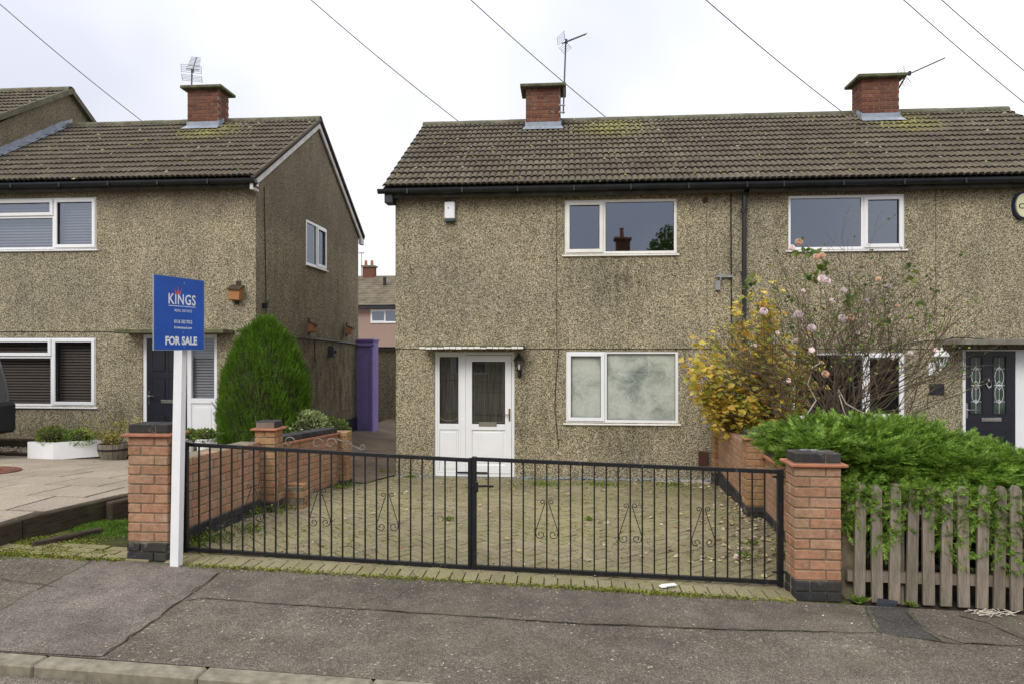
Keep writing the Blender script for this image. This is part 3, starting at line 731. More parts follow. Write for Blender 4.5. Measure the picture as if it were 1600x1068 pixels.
# left garden wall: low run, pier, coped run, end pier
lw = thing('garden_wall', (-3.2, 7, .4), 'low orange brick garden wall left of the driveway, stepped at a capped pier', 'brick wall')
run(lw, (-3.22, 5.33), (-3.20, 6.93), 1.215, 1.165, 2, 8, 'brick_org', 1)
gg = G(-3.1, 6.95)
pillar(lw, -3.26, 6.93, 1.375-.097-CRS*12, .215, .215, 2, 10, 'brick_old')
run(lw, (-3.19, 7.15), (-3.15, 9.22), 1.075, .955, 3, 9, 'brick_org', 1, coping=True)
pillar(lw, -3.23, 9.22, .99-CRS*12, .215, .215, 3, 9, 'brick_old', cap=False)
# small plinth of old bricks at the foot of the pier
sb = thing('brick_block', (-2.95, 7.3, .3), 'short stub of weathered bricks at the foot of the left wall pier', 'brick stub')
for c in range(4):
    s_, h_ = BR['brick_old']
    z = G(-2.9, 7.1)+.0+c*CRS-.04
    for (dx, m_, rz) in (((-2.93, s_, PI/2), (-2.83, s_, PI/2)) if c % 2 == 0 else ((-2.93, h_, 0), (-2.83, h_, 0))):
        piece('brick', m_, sb, (dx-.07, 7.30, z), (0, 0, rz+jitter(.02)))
cmb = MB(); cmb.box((-3.05, 7.2, .2), (-2.86, 7.4, G(-2.9, 7.1)+3*CRS)); part('mortar', cmb, M['mortar'], sb)
# right garden wall
rw = thing('garden_wall', (2.1, 8, .3), 'low orange brick garden wall right of the driveway running under the yellow shrub', 'brick wall')
run(rw, (1.975, 5.33), (2.235, 7.92), 1.00, .915, 2, 8, 'brick_org', -1, coping=True)
pillar(rw, 2.04, 7.93, 1.20-.097-CRS*12, .215, .215, 2, 10, 'brick_old')
run(rw, (2.10, 8.16), (2.28, 10.5), 1.02, 1.0, 3, 9, 'brick_org', -1)
pillar(rw, 2.22, 10.5, 1.01-CRS*13, .215, .215, 3, 10, 'brick_old', cap=False)

# ================================================================= HOUSES
def rects(x0, x1, z0, z1, holes):
    xs = sorted({x0, x1, *[h[0] for h in holes], *[h[1] for h in holes]}); zs = sorted({z0, z1, *[h[2] for h in holes], *[h[3] for h in holes]})
    xs = [v for v in xs if x0 <= v <= x1]; zs = [v for v in zs if z0 <= v <= z1]
    for a, b in zip(xs[:-1], xs[1:]):
        for c, d in zip(zs[:-1], zs[1:]):
            mx_, mz_ = (a+b)/2, (c+d)/2
            if not any(h[0] < mx_ < h[1] and h[2] < mz_ < h[3] for h in holes): yield a, b, c, d
def wallsheet(mb, x0, x1, z0, z1, Y, holes, depth=.14):
    for a, b, c, d in rects(x0, x1, z0, z1, holes): mb.quad((a, Y, c), (b, Y, c), (b, Y, d), (a, Y, d))
    for h in holes:
        a, b, c, d = max(h[0], x0), min(h[1], x1), max(h[2], z0), min(h[3], z1)
        if a >= b or c >= d: continue
        y2 = Y+depth
        mb.quad((a, Y, c), (a, y2, c), (a, y2, d), (a, Y, d)); mb.quad((b, Y, c), (b, Y, d), (b, y2, d), (b, y2, c))
        if d < z1: mb.quad((a, Y, d), (a, y2, d), (b, y2, d), (b, Y, d))
        if c > z0: mb.quad((a, Y, c), (b, Y, c), (b, y2, c), (a, y2, c))
def window(parent, X0, X1, Z0, Z1, Yf, cells, mats=('upvc', 'glass'), sill=True, xf=None, fw=.055, back=None, blind=None, vsplit=None, dirty=False):
    """cells: list of (u0,u1,v0,v1,opening) fractions inside; drawn in the facade frame, xf maps it elsewhere"""
    um, gm_ = M[mats[0]], M[mats[1]]
    f = MB(xf); yf, yb = Yf, Yf+.065
    def bars(x0, x1, z0, z1, w, ya, yb_, mb, ch=.004):
        mb.box((x0, ya, z0), (x1, yb_, z0+w), ch); mb.box((x0, ya, z1-w), (x1, yb_, z1), ch)
        mb.box((x0, ya+.0005, z0+w-.001), (x0+w, yb_, z1-w+.001), ch); mb.box((x1-w, ya+.0005, z0+w-.001), (x1, yb_, z1-w+.001), ch)
    bars(X0, X1, Z0, Z1, fw, yf, yb, f)
    ix0, ix1, iz0, iz1 = X0+fw, X1-fw, Z0+fw, Z1-fw; mw = .06
    us = sorted({c[0] for c in cells if c[0] > 0})
    for u in us:
        xm = lerp(ix0, ix1, u); f.box((xm-mw/2, yf+.001, iz0-.001), (xm+mw/2, yb, iz1+.001), .004)
    vset = sorted({(c[2], c[0], c[1]) for c in cells if c[2] > 0})
    for v, u0, u1 in vset:
        zm = lerp(iz0, iz1, v); xa = lerp(ix0, ix1, u0)+(mw/2 if u0 > 0 else 0); xb = lerp(ix0, ix1, u1)-(mw/2 if u1 < 1 else 0)
        f.box((xa-.001, yf+.002, zm-mw/2), (xb+.001, yb, zm+mw/2), .004)
    w = part('window', f, um, parent)
    for (u0, u1, v0, v1, op) in cells:
        xa = lerp(ix0, ix1, u0)+(mw/2 if u0 > 0 else 0); xb = lerp(ix0, ix1, u1)-(mw/2 if u1 < 1 else 0)
        za = lerp(iz0, iz1, v0)+(mw/2 if v0 > 0 else 0); zb = lerp(iz0, iz1, v1)-(mw/2 if v1 < 1 else 0)
        if op:
            s_ = MB(xf); o = .018; cw = .058
            bars(xa-o, xb+o, za-o, zb+o, cw, yf-.022, yf+.03, s_); part('casement', s_, um, w)
            xa += cw-o; xb -= cw-o; za += cw-o; zb -= cw-o
        g = MB(xf); bars(xa-.002, xb+.002, za-.002, zb+.002, .008, yf+(.0 if op else .012), yf+.03, g, 0); part('gasket', g, M['gasket'], w)
        p = MB(xf); yy = yf+.022; p.quad((xa, yy, za), (xb, yy, za), (xb, yy, zb), (xa, yy, zb)); part('pane', p, gm_, w)
        if back: b_ = MB(xf); yy = yf+.045; b_.quad((xa, yy, za), (xb, yy, za), (xb, yy, zb), (xa, yy, zb)); part('covering', b_, M[back], w)
        if blind:
            n = int((zb-za)/.05); sb_ = MB(xf)
            h = (zb-za)/n
            for k in range(n):
                z = za+k*h; s1 = MB(xf); yy = yf+.13
                s1.quad((xa-.03, yy, z+.002), (xb+.03, yy, z+.002), (xb+.03, yy+.018, z+h*.72), (xa-.03, yy+.018, z+h*.72)); part('blind_slat', s1, M[blind], w)
    if sill:
        s_ = MB(xf); s_.box((X0-.03, Yf-.05, Z0-.028), (X1+.03, Yf+.06, Z0-.0015), .006); part('sill', s_, M['upvc_old' if dirty else mats[0]], w)
    return w
ANG = math.atan(.637); PITCH = .637
TW, TG = .1995, .294
def tile_mesh():
    n = 12; vs = []; L = TG+.06
    prof = [.030*math.sqrt(abs(math.sin(PI*k/6*1.0)))*1.0 if True else 0 for k in range(n+1)]
    for (y, dz) in ((0, .024), (L, -.010)):
        for k in range(n+1): vs.append((TW*k/n, y, prof[k]+dz))
    for k in range(n+1): vs.append((TW*k/n, .004, prof[k]*.75-.006))
    fs = [(k, k+1, n+2+k, n+1+k) for k in range(n)]+[(2*(n+1)+k, 2*(n+1)+k+1, k+1, k) for k in range(n)]
    fs += [(0, n+1, 2*(n+1)), (n, 3*n+2, 2*n+1)]
    mb = MB(); mb.add(vs, fs); return mb
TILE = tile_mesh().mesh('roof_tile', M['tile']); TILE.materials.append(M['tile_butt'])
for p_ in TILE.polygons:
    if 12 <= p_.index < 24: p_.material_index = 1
TMB = tile_mesh()
def rooftiles(roof, x0, x1, Ye, ze, skip=None, maxn=300, nrows=13):
    n = max(1, round((x1-x0)/TW)); sx = (x1-x0)/n/TW; cnt = 0; rest_ = MB()
    ey, ez = math.cos(ANG), math.sin(ANG)
    for r in range(nrows):
        for c in range(n):
            X = x0+c*TW*sx; d = r*TG; Y = Ye+d*ey; Z = ze+d*ez
            if skip and skip(X+TW/2, Y+.1, Z): continue
            rot = (ANG+rnd.uniform(-.006, .006), rnd.uniform(-.006, .006), rnd.uniform(-.006, .006))
            loc = (X, Y+rnd.uniform(-.004, .004), Z+rnd.uniform(-.002, .003))
            if cnt < maxn: piece('roof_tile', TILE, roof, loc, rot, (sx, 1, 1)); cnt += 1
            else:
                Mx = Matrix.Translation(loc) @ Euler(rot).to_matrix().to_4x4() @ Matrix.Diagonal((sx, 1, 1, 1))
                rest_.add([Mx @ v for v in TMB.v], TMB.f)
    if rest_.v:
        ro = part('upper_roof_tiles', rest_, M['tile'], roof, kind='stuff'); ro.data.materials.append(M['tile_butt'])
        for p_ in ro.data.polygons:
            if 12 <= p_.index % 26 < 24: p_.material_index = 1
def halfround(x0, x1, y, z, r, n=9):
    mb = MB(); vs = []
    for x in (x0, x1):
        for rr in (r, r-.015):
            vs += [(x, y+rr*math.cos(PI*k/(n-1))*1.15, z+rr*math.sin(PI*k/(n-1))) for k in range(n)]
    fs = [(k, k+1, 2*n+k+1, 2*n+k) for k in range(n-1)]+[(n+k+1, n+k, 3*n+k, 3*n+k+1) for k in range(n-1)]
    fs += [(k+1, k, n+k, n+k+1) for k in range(n-1)]+[(2*n+k, 2*n+k+1, 3*n+k+1, 3*n+k) for k in range(n-1)]
    return mb.add(vs, fs)
def chimney(house, cx, yc, w, d, z0, zt, zslope, mat='brick_red'):
    nrow = int(round((zt-z0)/CRS)); ch = MB(); x0, x1, y0, y1 = cx-w/2, cx+w/2, yc-d/2, yc+d/2
    ch.box((x0+.007, y0+.007, z0-.6), (x1-.007, y1-.007, zt-.003)); c_ = part('chimney', ch, M['mortar_d'], house)
    s_, h_ = BR[mat]
    for r in range(nrow):
        z = zt-(nrow-r)*CRS+.004
        for fy in (y0+.05125, y1-.05125):
            tpos = 0 if r % 2 == 0 else -.1125
            while tpos < w-.03:
                a, b = max(0, tpos), min(w, tpos+.215); l = b-a
                if l > .03: piece('brick', s_, c_, (x0+(a+b)/2, fy+jitter(.002), z), (0, 0, 0), (l/.215, 1, 1))
                tpos += .225
        for fx in (x0+.05125, x1-.05125):
            tpos = .1125 if r % 2 == 0 else .1125+.1125
            a = .1125
            while a < d-.1125:
                l = min(.215 if not (a == .1125 and r % 2) else .1025, d-.1125-a)
                if l > .03: piece('brick', s_, c_, (fx+jitter(.002), y0+a+l/2, z), (0, 0, PI/2), (l/.215, 1, 1))
                a += l+.01
    cap = MB(); o = .11
    cap.box((x0-o, y0-o, zt), (x1+o, y1+o, zt+.065), .012); part('chimney_cap', cap, M['conc_moss'], c_)
    pot = MB(); pot.lathe((cx+.02, yc, zt+.06), [(.16, 0), (.15, .04), (.10, .062), (.001, .066)], 14); part('chimney_pot', pot, M['creasing'], c_)
    fl = MB(); yf = y0-.012; t_ = zslope(yf)
    fl.box((x0-.012, yf, t_-.02), (x1+.012, yf+.012, t_+.15))
    fl.add([(x0-.06, yf-.17, zslope(yf-.17)+.062), (x1+.06, yf-.17, zslope(yf-.17)+.062), (x1+.02, yf+.002, t_+.07), (x0-.02, yf+.002, t_+.07)], [(0, 1, 2, 3)])
    for sx in (x0-.013, x1+.001):
        for k in range(3):
            ya = y0+k*d/6; fl.box((sx, ya, zslope(ya)-.1), (sx+.012, ya+d/6, zslope(ya)+.17))
    part('flashing', fl, M['lead'], c_)
    return c_
RUN = 3.22
def house(name, label, cat, X0, X1, Yf, zo, rx0, rx1, up_holes, lo_holes, joint=2.13, base=0.0, group=None, side_holes=(), skip=None, tiles=True, sides=(True, True), dark_side=None, depth=5.9, zbase=-.6):
    h = thing(name, (X0, Yf, base), label, cat, group)
    ztop = 4.72+zo; zj = joint+zo
    Ye = Yf-.27; ze = 4.78+zo; Yr = Ye+RUN; zr = ze+RUN*PITCH; Yb = Yf+depth
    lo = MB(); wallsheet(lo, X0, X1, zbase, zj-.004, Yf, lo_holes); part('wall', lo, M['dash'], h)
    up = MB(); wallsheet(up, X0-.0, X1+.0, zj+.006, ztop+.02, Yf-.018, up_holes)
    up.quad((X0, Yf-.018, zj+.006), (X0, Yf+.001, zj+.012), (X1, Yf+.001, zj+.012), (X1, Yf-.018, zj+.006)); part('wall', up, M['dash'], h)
    jb = MB(); jb.box((X0, Yf+.004, zj-.006), (X1, Yf+.02, zj+.02)); part('joint', jb, M['gasket'], h)
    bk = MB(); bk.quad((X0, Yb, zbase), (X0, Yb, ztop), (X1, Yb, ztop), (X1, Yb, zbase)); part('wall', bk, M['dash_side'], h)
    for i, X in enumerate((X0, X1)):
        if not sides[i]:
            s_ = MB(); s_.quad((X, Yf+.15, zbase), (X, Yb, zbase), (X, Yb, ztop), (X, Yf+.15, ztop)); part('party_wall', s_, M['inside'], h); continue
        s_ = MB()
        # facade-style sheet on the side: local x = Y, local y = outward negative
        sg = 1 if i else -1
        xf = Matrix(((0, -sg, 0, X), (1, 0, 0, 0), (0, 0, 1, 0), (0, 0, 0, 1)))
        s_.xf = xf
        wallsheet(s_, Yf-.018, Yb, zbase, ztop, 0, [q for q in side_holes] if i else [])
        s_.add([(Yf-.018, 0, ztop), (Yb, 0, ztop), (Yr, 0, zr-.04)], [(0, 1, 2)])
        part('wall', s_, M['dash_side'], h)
    fl = MB(); fl.box((X0+.02, Yf+.3, base-.02), (X1-.02, Yb-.05, base+.1)); fl.box((X0+.02, Yf+.16, base+2.45), (X1-.02, Yb-.05, base+2.6)); fl.box((X0+.02, Yf+.2, base+4.75), (X1-.02, Yb-.05, base+4.8)); fl.box((X0+.05, Yf+3, base), (X1-.05, Yf+3.1, base+4.7))
    part('floor', fl, M['inside'], h)
    # roof deck
    rf = MB(); t_ = .03
    Yrr = 2*Yr-Ye
    for (ya, za, yb_, zb) in ((Ye+.03, ze, Yr, zr), (Yrr, ze, Yr, zr)):
        rf.add([(rx0, ya, za-.02), (rx1, ya, za-.02), (rx1, yb_, zb-.02), (rx0, yb_, zb-.02), (rx0, ya, za-.06), (rx1, ya, za-.06), (rx1, yb_, zb-.06), (rx0, yb_, zb-.06)],
               [(0,1,2,3),(7,6,5,4),(0,4,5,1),(1,5,6,2),(2,6,7,3),(3,7,4,0)])
    roof = part('roof', rf, M['tile'] if not tiles else M['underlay'], h)
    if tiles:
        rooftiles(roof, rx0, rx1, Ye, ze, skip)
        bt = MB(); bt.grid(lambda u, v: (lerp(rx0, rx1, u), lerp(Yrr+.02, Yr, v), lerp(ze, zr, v)+.02*abs(math.sin(u*(rx1-rx0)/.1*PI))), int((rx1-rx0)/.025), 1); part('rear_roof_covering', bt, M['tile'], roof)
        x = rx0; n = max(1, round((rx1-rx0)/.44)); w = (rx1-rx0)/n
        for k in range(n):
            if skip and skip(x+w/2, Yr, zr+.1): x += w; continue
            mb = halfround(x+.002, x+w-.004, Yr, zr-.035+rnd.uniform(-.003, .004), .105); part('ridge_tile', mb, M['ridge'], roof); x += w
        mm = MB(); rq = random.Random(int(abs(X0)*100))
        cxm = {True: 1.0, False: 6.3}[X0 < 0] if X0 > -4 else -7.2
        for k in range(420):
            if rq.random() < .45: X, d = rq.gauss(cxm, .55), RUN/math.cos(ANG)-abs(rq.gauss(0, .55))-.1
            else: X, d = rq.uniform(rx0+.1, rx1-.1), rq.uniform(.1, 3.7)
            if not rx0+.05 < X < rx1-.05 or (skip and skip(X, 0, 0)): continue
            d = round(d/TG)*TG+rq.uniform(-.03, .05); r = rq.uniform(.010, .030); Y = Ye+d*math.cos(ANG); z = ze+d*math.sin(ANG)+.030
            mm.add([(X-r, Y-r, z-r*.6), (X+r, Y-r, z-r*.6), (X+r, Y+r, z+r*.6), (X-r, Y+r, z+r*.6), (X+rq.uniform(-.3, .3)*r, Y, z+r*.8)], [(0, 1, 4), (1, 2, 4), (2, 3, 4), (3, 0, 4)])
        part('roof_moss', mm, M['roofmoss'], roof, kind='stuff')
    # fascia, soffit, gutter
    fa = MB(); fa.box((X0-.08, Ye+.075, ze-.165), (X1+.08 if sides[1] else X1, Ye+.095, ze-.0)); part('fascia', fa, M['fascia'], h)
    so = MB(); so.box((X0-.08, Ye+.096, ze-.155), (X1+.08 if sides[1] else X1, Yf-.019, ze-.14)); part('soffit', so, M['soffit'], h)
    gt = MB(); yc, zc = Ye+.012, ze-.075; n = 9
    xa = rx0-(.08 if sides[0] else 0); xb = rx1+(.02 if sides[1] else 0)
    vs = []; r = .062
    for X in (xa, xb):
        for rr in (r, r-.004):
            vs += [(X, yc+rr*math.cos(PI+PI*k/(n-1)), zc+.03+rr*1.15*math.sin(PI+PI*k/(n-1))) for k in range(n)]
    gt.add(vs, [(k, k+1, 2*n+k+1, 2*n+k) for k in range(n-1)]+[(n+k+1, n+k, 3*n+k, 3*n+k+1) for k in range(n-1)]+[tuple(range(n)), tuple(range(3*n-1, 2*n-1, -1)), (0, 2*n, 3*n, n), (n-1, 2*n-1, 4*n-1, 3*n-1)])
    part('gutter', gt, M['gutter'], h)
    x = xa+.5
    br = MB()
    while x < xb: br.box((x-.012, yc-r-.005, zc-.045), (x+.012, Ye+.08, zc+.034)); x += .9
    part('gutter_bracket', br, M['gutter'], h, kind='stuff')
    return h, roof, (Ye, ze, Yr, zr)
YF = 11.25
def hole(px0, px1, py0, py1, Y, e=.0): 
    a, b = at(px0, py1, Y), at(px1, py0, Y); m_ = (px0+px1)/2
    return (a.x+e, b.x-e, at(m_, py1, Y).z+e, at(m_, py0, Y).z-e)
XP = 2.88      # party line
mu = hole(881, 1058.5, 311, 398, YF); ml = hole(883, 1061, 547, 661, YF); md = hole(678, 805, 548.5, 748, YF)
sh = .012
def shrink(h): return (h[0]+sh, h[1]-sh, h[2]+sh, h[3]-sh)
zs = lambda Ye, ze: (lambda Y: ze+(Y-Ye)*PITCH)
main, mroof, (Ye, ze, Yr, zr) = house('semi_detached_house', 'pebbledashed house for sale with whitewashed ground floor window and white front door', 'house',
    -2.85, XP, YF, 0, -3.0, XP, [shrink(mu)], [shrink(ml), (md[0]+sh, md[1]-sh, -.6, md[3]-sh)], group='pebbledashed houses', sides=(True, False))
window(main, *mu, YF-.004, [(0, .345, 0, 1, True), (.345, 1, 0, 1, False)], ('upvc_old', 'glass'), dirty=True)
window(main, *ml, YF+.016, [(0, .345, 0, 1, True), (.345, 1, 0, 1, False)], ('upvc', 'glass_cl'), back='wash', dirty=True)
c1 = at(849, 165, 13.9); chimney(main, c1.x, 14.0, .70, .47, 6.72, 7.38, zs(Ye, ze))
# front door with sidelight
def bars(mb, x0, x1, z0, z1, w, ya, yb, wb=None, ch=.004):
    wb = wb or w
    mb.box((x0, ya, z0), (x1, yb, z0+wb), ch); mb.box((x0, ya, z1-w), (x1, yb, z1), ch)
    mb.box((x0, ya+.0005, z0+wb-.001), (x0+w, yb, z1-w+.001), ch); mb.box((x1-w, ya+.0005, z0+wb-.001), (x1, yb, z1-w+.001), ch)
def X_(px, Y=YF): return at(px, 545, Y).x
def Z_(py, px, Y=YF): return at(px, py, Y).z
dy = YF+.02
x0, x1, z0, z1 = md
z0 = Z_(744, 740)
fr = MB(); bars(fr, x0, x1, z0, z1, .06, dy, dy+.07, .05); xm = X_(723); fr.box((xm-.045, dy+.001, z0+.05), (xm+.045, dy+.07, z1-.06), .005)
door = part('front_door', fr, M['upvc'], main)
xa, xb = xm+.045, x1-.06
lf = MB(); bars(lf, xa+.004, xb-.004, z0+.055, z1-.065, .105, dy-.008, dy+.05, .14); zm = Z_(662, 760); lf.box((xa+.10, dy-.0075, zm-.10), (xb-.10, dy+.05, zm+.0), .004)
part('door_leaf', lf, M['upvc'], door)
def panel(x0_, x1_, z0_, z1_, y, par, mat='upvc', rings=2):
    p_ = MB(); p_.box((x0_, y+.012, z0_), (x1_, y+.03, z1_)); w_ = .035
    for k in range(rings):
        q = .03+k*.09
        if x1_-x0_ > 2*q+.1: p_.box((x0_+q, y+.012-.008*(1-k*.1), z0_+q), (x1_-q, y+.02, z1_-q), .007); 
    part('door_panel', p_, M[mat], par)
gx0, gx1, gz0, gz1 = xa+.109, xb-.109, zm, z1-.17
g_ = MB(); bars(g_, gx0-.004, gx1+.004, gz0-.002, gz1+.004, .01, dy-.002, dy+.02, ch=0); part('gasket', g_, M['gasket'], door)
g_ = MB(); g_.quad((gx0, dy+.012, gz0), (gx1, dy+.012, gz0), (gx1, dy+.012, gz1), (gx0, dy+.012, gz1)); part('pane', g_, M['glass_dim'], door)
g_ = MB(); g_.quad((gx0, dy+.05, gz0), (gx1, dy+.05, gz0), (gx1, dy+.05, gz1), (gx0, dy+.05, gz1)); part('net_curtain', g_, M['net'], door)
g_ = MB(); bars(g_, gx0+.03, gx1-.03, gz0+.03, gz1-.03, .005, dy+.008, dy+.011, ch=0); part('lead_line', g_, M['conc'], door)
panel(gx0, gx1, z0+.195, zm-.105, dy-.002, door)
sx0, sx1 = x0+.065, xm-.05
fr2 = MB(); bars(fr2, x0+.061, xm-.046, z0+.055, z1-.061, .03, dy+.004, dy+.05); fr2.box((sx0, dy+.005, zm-.10), (sx1, dy+.05, zm), .004); part('sidelight_frame', fr2, M['upvc'], door)
g_ = MB(); g_.quad((sx0+.02, dy+.02, zm), (sx1-.02, dy+.02, zm), (sx1-.02, dy+.02, z1-.09), (sx0+.02, dy+.02, z1-.09)); part('pane', g_, M['glass_dim'], door)
g_ = MB(); g_.quad((sx0+.02, dy+.05, zm), (sx1-.02, dy+.05, zm), (sx1-.02, dy+.05, z1-.09), (sx0+.02, dy+.05, z1-.09)); part('net_curtain', g_, M['net'], door)
g_ = MB(); bars(g_, sx0+.02, sx1-.02, zm, z1-.09, .008, dy+.008, dy+.03, ch=0); part('gasket', g_, M['gasket'], door)
panel(sx0+.03, sx1-.03, z0+.09, zm-.105, dy+.004, door, rings=2)
ll = MB(); zz = zm+.05; xc_ = (sx0+sx1)/2; ll.tube([(sx0+.03, dy+.017, zz+.05), (xc_-.07, dy+.017, zz), (xc_+.07, dy+.017, zz), (sx1-.03, dy+.017, zz+.05)], .004, 4); part('lead_line', ll, M['conc'], door)
lb = MB(); a = at(748, 665, YF); b = at(776, 659, YF); lb.box((a.x, dy-.02, a.z), (b.x, dy-.006, b.z+.0), .003); part('letterbox', lb, M['conc'], door)
hn = MB(); hp = at(796, 647, YF); hn.box((hp.x-.014, dy-.018, hp.z-.11), (hp.x+.014, dy-.007, hp.z+.10), .003); hn.tube([(hp.x, dy-.02, hp.z), (hp.x, dy-.05, hp.z), (hp.x-.10, dy-.05, hp.z)], .008, 6); part('door_handle', hn, M['brass'], door)
th_ = MB(); th_.box((x0-.02, YF-.20, -.1), (x1+.03, YF+.06, z0-.002), .01); part('door_step', th_, M['conc'], main)
mt = MB(); a = at(720, 733, YF-.15); mt.box((a.x-.1, YF-.012, z0+.055), (a.x+.42, YF-.002, z0+.085), .003); part('draught_strip', mt, M['black'], door)
def canopy(par, px0, px1, py, Y, zo=0, proj=.42, mat='conc_moss', th=.055):
    a, b = at(px0, py, Y-proj), at(px1, py, Y-proj); mb = MB(); mb.box((a.x, Y-proj, a.z-th/2), (b.x, Y+.02, a.z+th/2), .008)
    part('door_canopy', mb, M[mat], par)
    return a, b
a, b = canopy(main, 655, 818, 541.5, YF, proj=.40)
pt = MB()
for k in range(17):
    u0, u1 = k/17, (k+1)/17; xx0, xx1 = lerp(a.x, b.x, u0)+.004, lerp(a.x, b.x, u1)-.004
    pt.box((xx0, YF-.405-rnd.random()*.004, a.z-.028-rnd.random()*.012), (xx1, YF-.395, a.z+rnd.uniform(-.012, .004)), .003)
part('flaking_paint', pt, M['upvc_old'], main, kind='stuff')
# foot of the wall: rubble plinth
pl = MB()
for k in range(420):
    X = rnd.uniform(-2.85, 2.3); r = rnd.uniform(.015, .035)
    if x0-.05 < X < x1+.05: continue
    Y = YF-rnd.uniform(.01, .14); z = rnd.uniform(-.01, .03); pl.add([(X-r, Y-r, z), (X+r, Y-r, z), (X+r, Y+r, z), (X-r, Y+r, z), (X, Y, z+r)], [(0, 1, 4), (1, 2, 4), (2, 3, 4), (3, 0, 4)])
part('rubble', pl, plain('slate_chips', (.19, .21, .21), .85, var=.6, sc=22), main, kind='stuff')
# vertical joints and cracks
def vline(par, pts, Y, w, mat, name='wall_cable'):
    mb = MB(); mb.tube([at(p[0], p[1], Y) for p in pts], w, 5); part(name, mb, mat, par)
vline(main, [(870, 303), (870, 543)], YF-.018, .006, M['crack'], 'render_joint')
vline(main, [(876, 380), (875, 440), (877, 500), (873, 545), (868, 600), (867, 640), (873, 700)], YF-.012, .006, M['cable'], 'render_crack')
vline(main, [(1142, 296), (1142.5, 430), (1143, 490), (1144, 560)], YF-.03, .011, M['cable'])
vline(main, [(1104, 330), (1105, 543)], YF-.016, .004, M['crack'], 'render_joint')
vt = MB(); v = at(1102, 313, YF-.03); vt.xf = Matrix.Translation(v) @ Matrix.Rotation(PI/2, 4, 'X'); vt.lathe((0, 0, 0), [(.045, -.02), (.045, .01), (.02, .02)], 10); part('wall_vent', vt, M['terra'], main)
bx = MB(); bx.box((-2.98, Ye+.03, ze-.26), (-2.84, YF-.02, ze-.02), .01); part('eaves_box_end', bx, M['gutter'], main)

# ---- right hand neighbour
ru = hole(1230, 1414, 304, 391, YF); rl = hole(1238, 1415, 549, 655, YF); rd = hole(1503, 1640, 541, 748, YF)
right, rroof, _ = house('semi_detached_house', 'pebbledashed house joined on the right with glazed navy door behind the juniper', 'house',
    XP, 8.5, YF, 0, XP, 8.66, [shrink(ru)], [shrink(rl), (rd[0]+sh, rd[1]-sh, -.6, rd[3]-sh)], group='pebbledashed houses', sides=(False, True))
window(right, *ru, YF-.004, [(0, .655, 0, 1, False), (.655, 1, 0, 1, True)], ('upvc', 'glass'))
window(right, *rl, YF+.016, [(0, .655, 0, 1, False), (.655, 1, 0, 1, True)], ('upvc', 'glass_dim'))
c2 = at(1371, 150, 13.9); chimney(right, c2.x, 14.0, .70, .47, 6.72, 7.37, zs(Ye, ze))
x0, x1, z0, z1 = rd
fr = MB(); bars(fr, x0, x1, z0, z1, .07, dy, dy+.07); xm = X_(1592.5); fr.box((xm-.04, dy+.001, z0+.05), (xm+.04, dy+.07, z1-.07), .005); rdoor = part('front_door', fr, M['upvc'], right)
xa, xb = X_(1510.5), X_(1588); za, zb = z0+.07, Z_(548, 1550)
lf = MB(); gl0, gl1, gl2, gl3 = X_(1518), X_(1536), X_(1554), X_(1573); gz0_, gz1_ = Z_(646, 1545), Z_(557, 1545)
for a_, b_, c_, d_ in rects(xa, xb, za, zb, [(gl0, gl1, gz0_, gz1_), (gl2, gl3, gz0_, gz1_)]): lf.box((a_, dy+.005, c_), (b_, dy+.05, d_))
part('door_leaf', lf, M['navy'], rdoor)
for g0_, g1_ in ((gl0, gl1), (gl2, gl3)):
    q = MB(); q.quad((g0_, dy+.02, gz0_), (g1_, dy+.02, gz0_), (g1_, dy+.02, gz1_), (g0_, dy+.02, gz1_)); part('pane', q, plain('etched_glass', (.05, .075, .055), .2, .5, var=.5, sc=8), rdoor)
    q = MB(); bars(q, g0_-.012, g1_+.012, gz0_-.012, gz1_+.012, .014, dy-.004, dy+.01); part('glazing_bead', q, M['navy'], rdoor)
    q = MB(); xc_ = (g0_+g1_)/2; hh = gz1_-gz0_; zc_ = (gz0_+gz1_)/2; y_ = dy+.015; w_ = (g1_-g0_)*.36
    q.tube([(xc_, y_, gz0_), (xc_, y_, gz1_)], .0025, 4)
    for zq in (zc_-.29*hh, zc_, zc_+.29*hh):
        q.tube([(g0_, y_, zq), (g1_, y_, zq)], .003, 4)
        rr = .035 if zq != zc_ else .07
        q.tube([(xc_, y_, zq+rr), (xc_+rr*.75, y_, zq), (xc_, y_, zq-rr), (xc_-rr*.75, y_, zq), (xc_, y_, zq+rr)], .004, 4)
    for zq in (zc_-.145*hh, zc_+.145*hh):
        q.tube([(xc_+w_*math.cos(a), y_, zq+.16*hh*math.sin(a)) for a in [2*PI*k/16 for k in range(17)]], .004, 4)
    part('leaded_pattern', q, M['sign_white'], rdoor)
q = MB(); v = at(1546, 600, YF); q.tube([(v.x+.035*math.cos(a), dy-.012, v.z+.045*math.sin(a)) for a in [2*PI*k/12 for k in range(13)]], .009, 5); q.box((v.x-.015, dy-.012, v.z+.03), (v.x+.015, dy+.006, v.z+.09), .004); q.box((v.x-.012, dy-.012, v.z-.07), (v.x+.012, dy+.006, v.z-.04), .004); part('door_knocker', q, M['chrome'], rdoor)
q = MB(); v = at(1550, 655, YF); q.box((v.x-.15, dy-.012, v.z-.03), (v.x+.15, dy+.006, v.z+.03), .004); q.box((v.x-.12, dy-.018, v.z-.016), (v.x+.12, dy-.01, v.z+.016), .003); part('letterbox', q, M['chrome'], rdoor)
